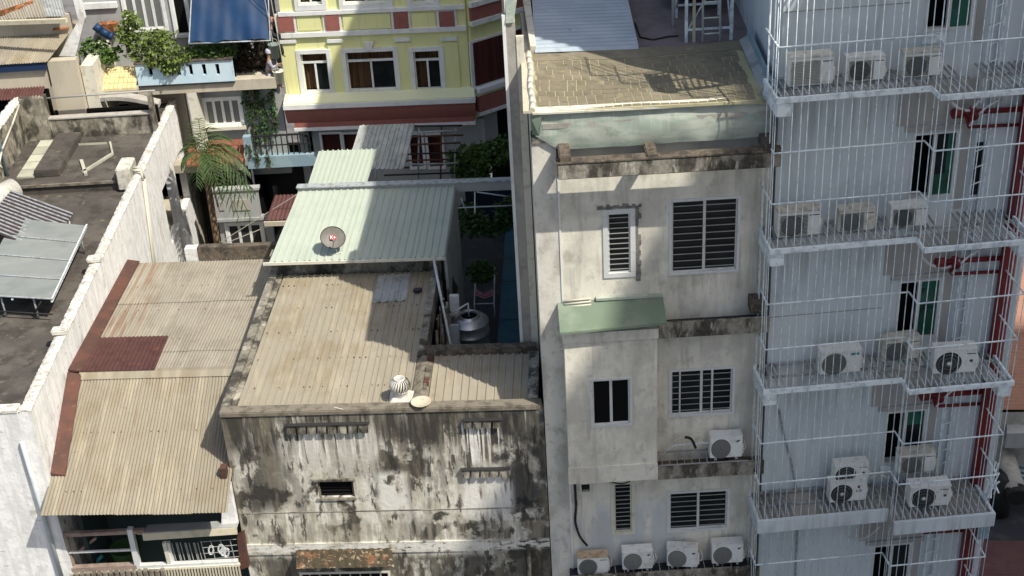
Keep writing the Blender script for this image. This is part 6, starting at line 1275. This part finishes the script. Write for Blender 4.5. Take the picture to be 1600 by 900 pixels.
# ================================================================= OLD ROOFS, UPPER LEFT
AF = Fr(0, 40.5, 0)
OR_ = thing('old_tin_house', 'tan house with weathered tin roof and navy eave beam', 'house', AF, (-17, 0, 0))
def az(x, y, v=0): u, z = AF.v(x, y, v); return (u, v, z)
e_ = az(30, 97); zE_ = e_[2]; ul, ur = az(-60, 97)[0], az(74, 97)[0]
bkz = AF.z(60, 36, zE_+.5)
n_ = 6
for k in range(n_):
    a0 = ul+(ur-ul)*k/n_; a1 = ul+(ur-ul)*(k+1)/n_+.03; sh = .0; br0 = bkz[0]+(a0-ur)-.0+ (AF.z(122, 38, zE_+.5)[0]-ur)-bkz[0]; 
    off = AF.z(118, 38, zE_+.5)[0]-ur
    part(OR_, 'roof_sheet', MB().corr((a0, -.15, zE_+.003*(k % 2)), (a1, -.15, zE_+.003*(k % 2)), (a1+off, bkz[1], zE_+.5), (a0+off, bkz[1], zE_+.5), 6, .03, 'ibr'), M['sheet_beige' if k > 2 else 'sheet_grey'])
part(OR_, 'eave_beam', MB().box(ul, ur-.05, -.10, .1, az(30, 110)[2], zE_-.04), M['navy'])
part(OR_, 'front_wall', MB().box(ul, ur-.1, .02, .25, az(30, 141)[2], az(30, 110)[2]-.002), M['tanwall']); part(OR_, 'core', MB().box(ul, ur-.6, .9, 5, 0, az(30, 141)[2]), M['void'])
tw = [az(68, 100), az(90, 100), az(112, 175), az(88, 175)]
part(OR_, 'side_pier', MB().box(tw[0][0]+.1, tw[0][0]+.95, .03, .35, 0, zE_-.05), M['tanwall'])
part(OR_, 'end_wall', MB().box(tw[0][0]+.98, tw[0][0]+1.35, .3, 4.5, 0, zE_-.35), M['flash'])
aw0 = az(-40, 160, -.5); aw1 = az(66, 158, -.5)
part(OR_, 'red_awning', MB().corr((aw0[0], -.5, aw0[2]), (aw1[0], -.5, aw0[2]), (aw1[0], .3, aw0[2]+.25), (aw0[0], .3, aw0[2]+.25), 22, .045, 'sin'), M['rustred'])
zR = zE_+1.0
r0 = [AF.z(-20, 32, zR), AF.z(104, 30, zR), AF.z(92, -12, zR+.3), AF.z(-40, -12, zR+.3)]
O2 = thing('rusty_shed', 'shed under overlapping rusty tin sheets at the top left corner', 'shed', AF, (-17, 6, 0))
for k in range(4):
    a0, a1 = k/4, min(1, (k+1)/4+.02); L = lambda a: Vector((*r0[0], zR)).lerp(Vector((*r0[1], zR)), a); U_ = lambda a: Vector((*r0[3], zR+.4)).lerp(Vector((*r0[2], zR+.4)), a); h = Vector((0, 0, .03*k))
    part(O2, 'roof_sheet', MB().corr(L(a0)+h, L(a1)+h, U_(a1)+h, U_(a0)+h, 7, .03, 'ibr'), M['sheet_grey' if k < 3 else 'sheet_zinc'])
for (x0, y0, x1, y1, m_) in ((-10, 22, 52, 4, 'rust'), (0, 34, 104, 32, 'cream')): 
    p, q = AF.z(x0, y0, zR+.15), AF.z(x1, y1, zR+.25); part(O2, 'timber', MB().tube((*p, zR+.12), (*q, zR+.25), .09, 4), M[m_])
part(O2, 'flat_sheet', MB().slab([(*AF.z(82, 49, zE_+.5), zE_+.52), (*AF.z(108, 46, zE_+.5), zE_+.52), (*AF.z(112, 37, zE_+.5), zE_+.56), (*AF.z(90, 38, zE_+.5), zE_+.56)], (0, 0, .02)), M['rust'])
part(O2, 'wall', MB().box(r0[0][0], r0[1][0]-.1, r0[0][1]+.3, r0[0][1]+.5, 0, zR-.05), M['tanwall'])
single('white_stair_wall', MB().slab([az(92, 88, 1.2), az(118, 88, 1.2), az(132, 30, 1.2), az(122, -10, 1.2), az(112, -10, 1.2), az(122, 32, 1.2)], (0, .25, 0)), M['white'], 'white sloping parapet between the tin roof and the balcony house', 'wall', AF, az(92, 88, 1.2))
sbx('alley_backdrop_wall', 'dull grey rear wall closing the alley behind the whitewashed house', 'wall', H, 60, 150, 300, 420, 2.2, .2, 'greywall')
# ================================================================= LOWER RIGHT ROOFS
def roofq(name, label, pts, z0_, z1_, n, m, amp=.035, nsh=4):
    Q = [Vector((*B.z(*p, z), z)) for p, z in zip(pts, (z0_, z0_, z1_, z1_))]; T = thing(name, label, 'roof', B, Q[0])
    for k in range(nsh):
        t0, t1 = k/nsh, min(1, (k+1)/nsh+.01); h = Vector((0, 0, .01*(k % 2)))
        part(T, 'sheet', MB().corr(Q[0].lerp(Q[3], t0)+h, Q[0].lerp(Q[3], t1)+h, Q[1].lerp(Q[2], t1)+h, Q[1].lerp(Q[2], t0)+h, n//nsh, amp, 'sin'), M[m])
    part(T, 'wall', MB().slab([Q[0]-Vector((0, 0, .1)), Q[1]-Vector((0, 0, .1)), Q[2]-Vector((0, 0, .1+z1_-z0_)), Q[3]-Vector((0, 0, .1+z1_-z0_))], (0, 0, -3)), M['conc'])
    return T
roofq('brown_orange_roof', 'large brown-orange corrugated roof beyond the right edge of the tower', [(1500, 640), (1700, 640), (1700, 380), (1500, 380)], 7.0, 8.3, 56, 'orangeroof')
roofq('maroon_roof', 'dull maroon corrugated roof in the bottom right corner', [(1490, 960), (1700, 960), (1700, 845), (1500, 845)], 4.2, 4.2, 26, 'maroonroof')
Q = [(*B.z(*p, 4.0), 4.0) for p in ((1490, 850), (1700, 850), (1700, 640), (1500, 640))]
single('black_flat_roof', MB().slab(Q, (0, 0, .1)), M['blackroof'], 'black sheeted flat roof between the orange and maroon roofs', 'roof', B, Q[0])
def rz(x, y, z): q = B.z(x, y, z); return Vector((*q, z))
single('roof_wall', MB().slab([rz(1535, 668, 6.4), rz(1640, 665, 6.4), rz(1640, 655, 6.4), rz(1535, 658, 6.4)], (0, 0, .5)), M['trim'], 'bright white wall top just below the brown-orange roof', 'wall', B, rz(1535, 668, 6.4))
single('grey_duct', MB().slab([rz(1570, 700, 6.0), rz(1640, 700, 6.0), rz(1640, 682, 6.0), rz(1570, 684, 6.0)], (0, 0, .5)), M['greywall'], 'grey box duct under the bright white wall top', 'duct', B, rz(1570, 700, 6))
WHt = thing('solar_water_heater', 'slanting cream solar water heater cylinder with blue tube panel', 'water heater', B, rz(1575, 760, 4.2))
part(WHt, 'barrel', MB().tube(rz(1560, 680, 5.6), rz(1588, 770, 5.2), .27, 24), M['conc']); part(WHt, 'end_cap', MB().tube(rz(1587, 766, 5.2), rz(1590, 778, 5.15), .29, 24), M['cable'])
for k in range(8): part(WHt, 'solar_tube', MB().tube(rz(1568+k*1.2, 706+k*8, 5.3), rz(1640, 722+k*8, 4.6), .05, 8), M['bluepaint'])
part(WHt, 'stand', MB().path([rz(1560, 660, 6.0), rz(1575, 700, 5.6), rz(1568, 740, 4.2)], .03, 5), M['cable']); part(WHt, 'stand', MB().path([rz(1550, 695, 5.5), rz(1578, 690, 5.6)], .03, 5), M['cable'])
single('white_pipe', MB().path([rz(1548, 764, 4.6), rz(1565, 772, 4.6), rz(1580, 768, 4.6), rz(1588, 764, 4.6)], .03, 6), M['alu'], 'thin white pipe curving over the black roof near the tower edge', 'pipe', B, rz(1548, 764, 4.6))
single('black_drum', MB().lathe(rz(1560, 800, 4.15), [(0, 0), (.3, 0), (.3, 1.3), (0, 1.35)], 18), M['cable'], 'tall black drum beside the concrete platform end', 'drum', B, rz(1560, 800, 4.15))
single('blue_sheeting', MB().box(G.v(1530, 822, -.5)[0], G.v(1546, 822, -.5)[0], -.5, -.44, G.v(1540, 842, -.5)[1], G.v(1540, 818, -.5)[1]), M['bluepaint'], 'faded blue sheet hanging under the right end of the concrete platform', 'sheet', G, (3.2, -.5, 11))
# ================================================================= PAINTERS
def figure(label, F, base, cloth, cap_m, seed, face_yaw=0):
    T = thing('person', label, 'person', F, base); bx_, by_, bz_ = base
    def skinmesh(pts, edges, rad, name, m, inflate=0, root=0):
        me = bpy.data.meshes.new(name); me.from_pydata([(p[0], p[1], p[2]) for p in pts], edges, []); o = bpy.data.objects.new(name, me); col.objects.link(o)
        sk = o.modifiers.new('s', 'SKIN'); 
        for i, r_ in enumerate(rad): me.skin_vertices[0].data[i].radius = (r_+inflate, r_+inflate)
        me.skin_vertices[0].data[root].use_root = True
        o.modifiers.new('d', 'SUBSURF').levels = 1; dg = bpy.context.evaluated_depsgraph_get(); m2 = bpy.data.meshes.new_from_object(o.evaluated_get(dg)); m2.materials.clear(); m2.materials.append(m)
        for p in m2.polygons: p.use_smooth = True
        bpy.data.objects.remove(o); o2 = bpy.data.objects.new(name, m2); col.objects.link(o2); o2.parent = T; return o2
    # seated in a rope seat, side-on to the wall on the right (+x), legs hanging bent, arms reaching to the wall
    P = [(0, 0, .50), (0, 0, .70), (.03, 0, .92), (.05, 0, 1.04), (.06, 0, 1.16), (.07, 0, 1.24),
         (.05, -.17, .93), (.18, -.22, .76), (.34, -.16, .84), (.42, -.15, .88),
         (.05, .17, .93), (.16, .2, .74), (.32, .12, .72), (.40, .11, .73),
         (.04, -.09, .47), (.30, -.12, .44), (.33, -.12, .12), (.42, -.12, .06),
         (.04, .09, .47), (.26, .12, .36), (.24, .12, .04), (.33, .12, -.02)]
    Ed = [(0, 1), (1, 2), (2, 3), (3, 4), (4, 5), (2, 6), (6, 7), (7, 8), (8, 9), (2, 10), (10, 11), (11, 12), (12, 13), (0, 14), (14, 15), (15, 16), (16, 17), (0, 18), (18, 19), (19, 20), (20, 21)]
    Rd = [.12, .11, .13, .05, .085, .075, .055, .042, .032, .028, .055, .042, .032, .028, .08, .06, .042, .035, .08, .06, .042, .035]
    part_ = skinmesh(P, Ed, Rd, 'body', M['skin'])
    sh_ = [0, 1, 2, 6, 7, 8, 10, 11, 12]; mp = {k: i for i, k in enumerate(sh_)}
    skinmesh([P[k] for k in sh_], [(mp[a], mp[b]) for a, b in Ed if a in mp and b in mp], [Rd[k] for k in sh_], 'shirt', cloth, .018, 0)
    tr_ = [0, 14, 15, 16, 18, 19, 20]; mp = {k: i for i, k in enumerate(tr_)}
    skinmesh([P[k] for k in tr_], [(mp[a], mp[b]) for a, b in Ed if a in mp and b in mp], [Rd[k] for k in tr_], 'trousers', cloth, .02, 0)
    off = Vector(base)
    def pt(name, mb, m): mb.V = [tuple(Vector(v)+off) for v in mb.V]; part(T, name, mb, m)
    pt('cap', MB().lathe((.065, 0, 1.22), [(.105, -.03), (.108, .03), (.085, .09), (.03, .115), (0, .118)], 16).slab([(.14, -.07, 1.20), (.24, -.05, 1.18), (.24, .05, 1.18), (.14, .07, 1.20)], (0, 0, .015)), cap_m)
    for s_ in (-1, 1):
        pt('eye', MB().lathe((.145, .035*s_, 1.17), [(0, -.01), (.01, 0), (0, .01)], 6), M['cable']); pt('ear', MB().lathe((.06, .085*s_, 1.16), [(0, -.03), (.018, 0), (0, .03)], 6), M['skin'])
    pt('nose', MB().tube((.14, 0, 1.17), (.165, 0, 1.14), .008, 5, .016), M['skin']); pt('mouth', MB().box(.138, .15, -.02, .02, 1.10, 1.108), M['lgred'])
    for (h, s_) in ((Vector(P[9]), 1), (Vector(P[13]), -1)):
        for k in range(4):
            b0 = h+Vector((.01, (-.024+.016*k), .005)); L_ = (.045, .052, .048, .036)[k]; pt('finger', MB().tube(b0, b0+Vector((L_*.6, 0, -.008)), .0085, 6).tube(b0+Vector((L_*.6, 0, -.008)), b0+Vector((L_*.8, 0, -.03)), .0075, 6), M['skin'])
        pt('thumb', MB().tube(h+Vector((-.02, .03*s_, 0)), h+Vector((.02, .045*s_, -.012)), .009, 6), M['skin'])
    pt('seat_board', MB().box(-.1, .2, -.28, .28, .36, .385), M['wood'])
    return T
pl_ = Yf.v(420, 143, -.35); figure('rope-access painter in pale cap and camouflage clothes hanging beside the yellow wall', Yf, (Yf.v(421, 112, -.35)[0], -.35, Yf.v(428, 138, -.35)[1]), M['cloth1'], M['cap'], 1)
figure('rope-access worker in brown cap and dark clothes above the camouflaged painter', Yf, (Yf.v(424, 60, .1)[0], .1, Yf.v(428, 90, .1)[1]), M['cloth2'], M['cap2'], 2)
def bucket(label, x, y, v, m, r=.15, h=.34):
    u, z = Yf.v(x, y, v); T = thing('bucket', label, 'bucket', Yf, (u, v, z))
    part(T, 'pail', MB().lathe((u, v, z), [(0, 0), (r*.8, 0), (r, h), (r+.012, h), (r+.012, h-.03), (r-.01, h-.02), (r*.75, .02), (0, .02)], 18), m); part(T, 'handle', MB().path([(u-r, v, z+h), (u-r*.6, v, z+h+.14), (u, v, z+h+.19), (u+r*.6, v, z+h+.14), (u+r, v, z+h)], .008, 5), M['iron'])
bucket('white paint-splashed bucket hanging by the camouflaged painter', 437, 129, -.55, M['bucket'], .17, .40); bucket('grey-green bucket hanging between the two rope workers', 430, 90, -.3, M['bucket2'], .17, .45)
for (x, y, lb) in ((420, 40, 'thin pale rope hanging down to the two workers'), (436, 75, 'second thin rope close to the corner of the yellow house')):
    u, z = Yf.v(x, y, -.3); single('rope', MB().tube((u-.15, -.3, z+4), (u+.1, -.3, z-1.6), .012, 5), M['rope'], lb, 'rope', Yf, (u, -.3, z))
for k in list(protos.values()):
    for c in list(k.children): bpy.data.objects.remove(c)
    bpy.data.objects.remove(k)
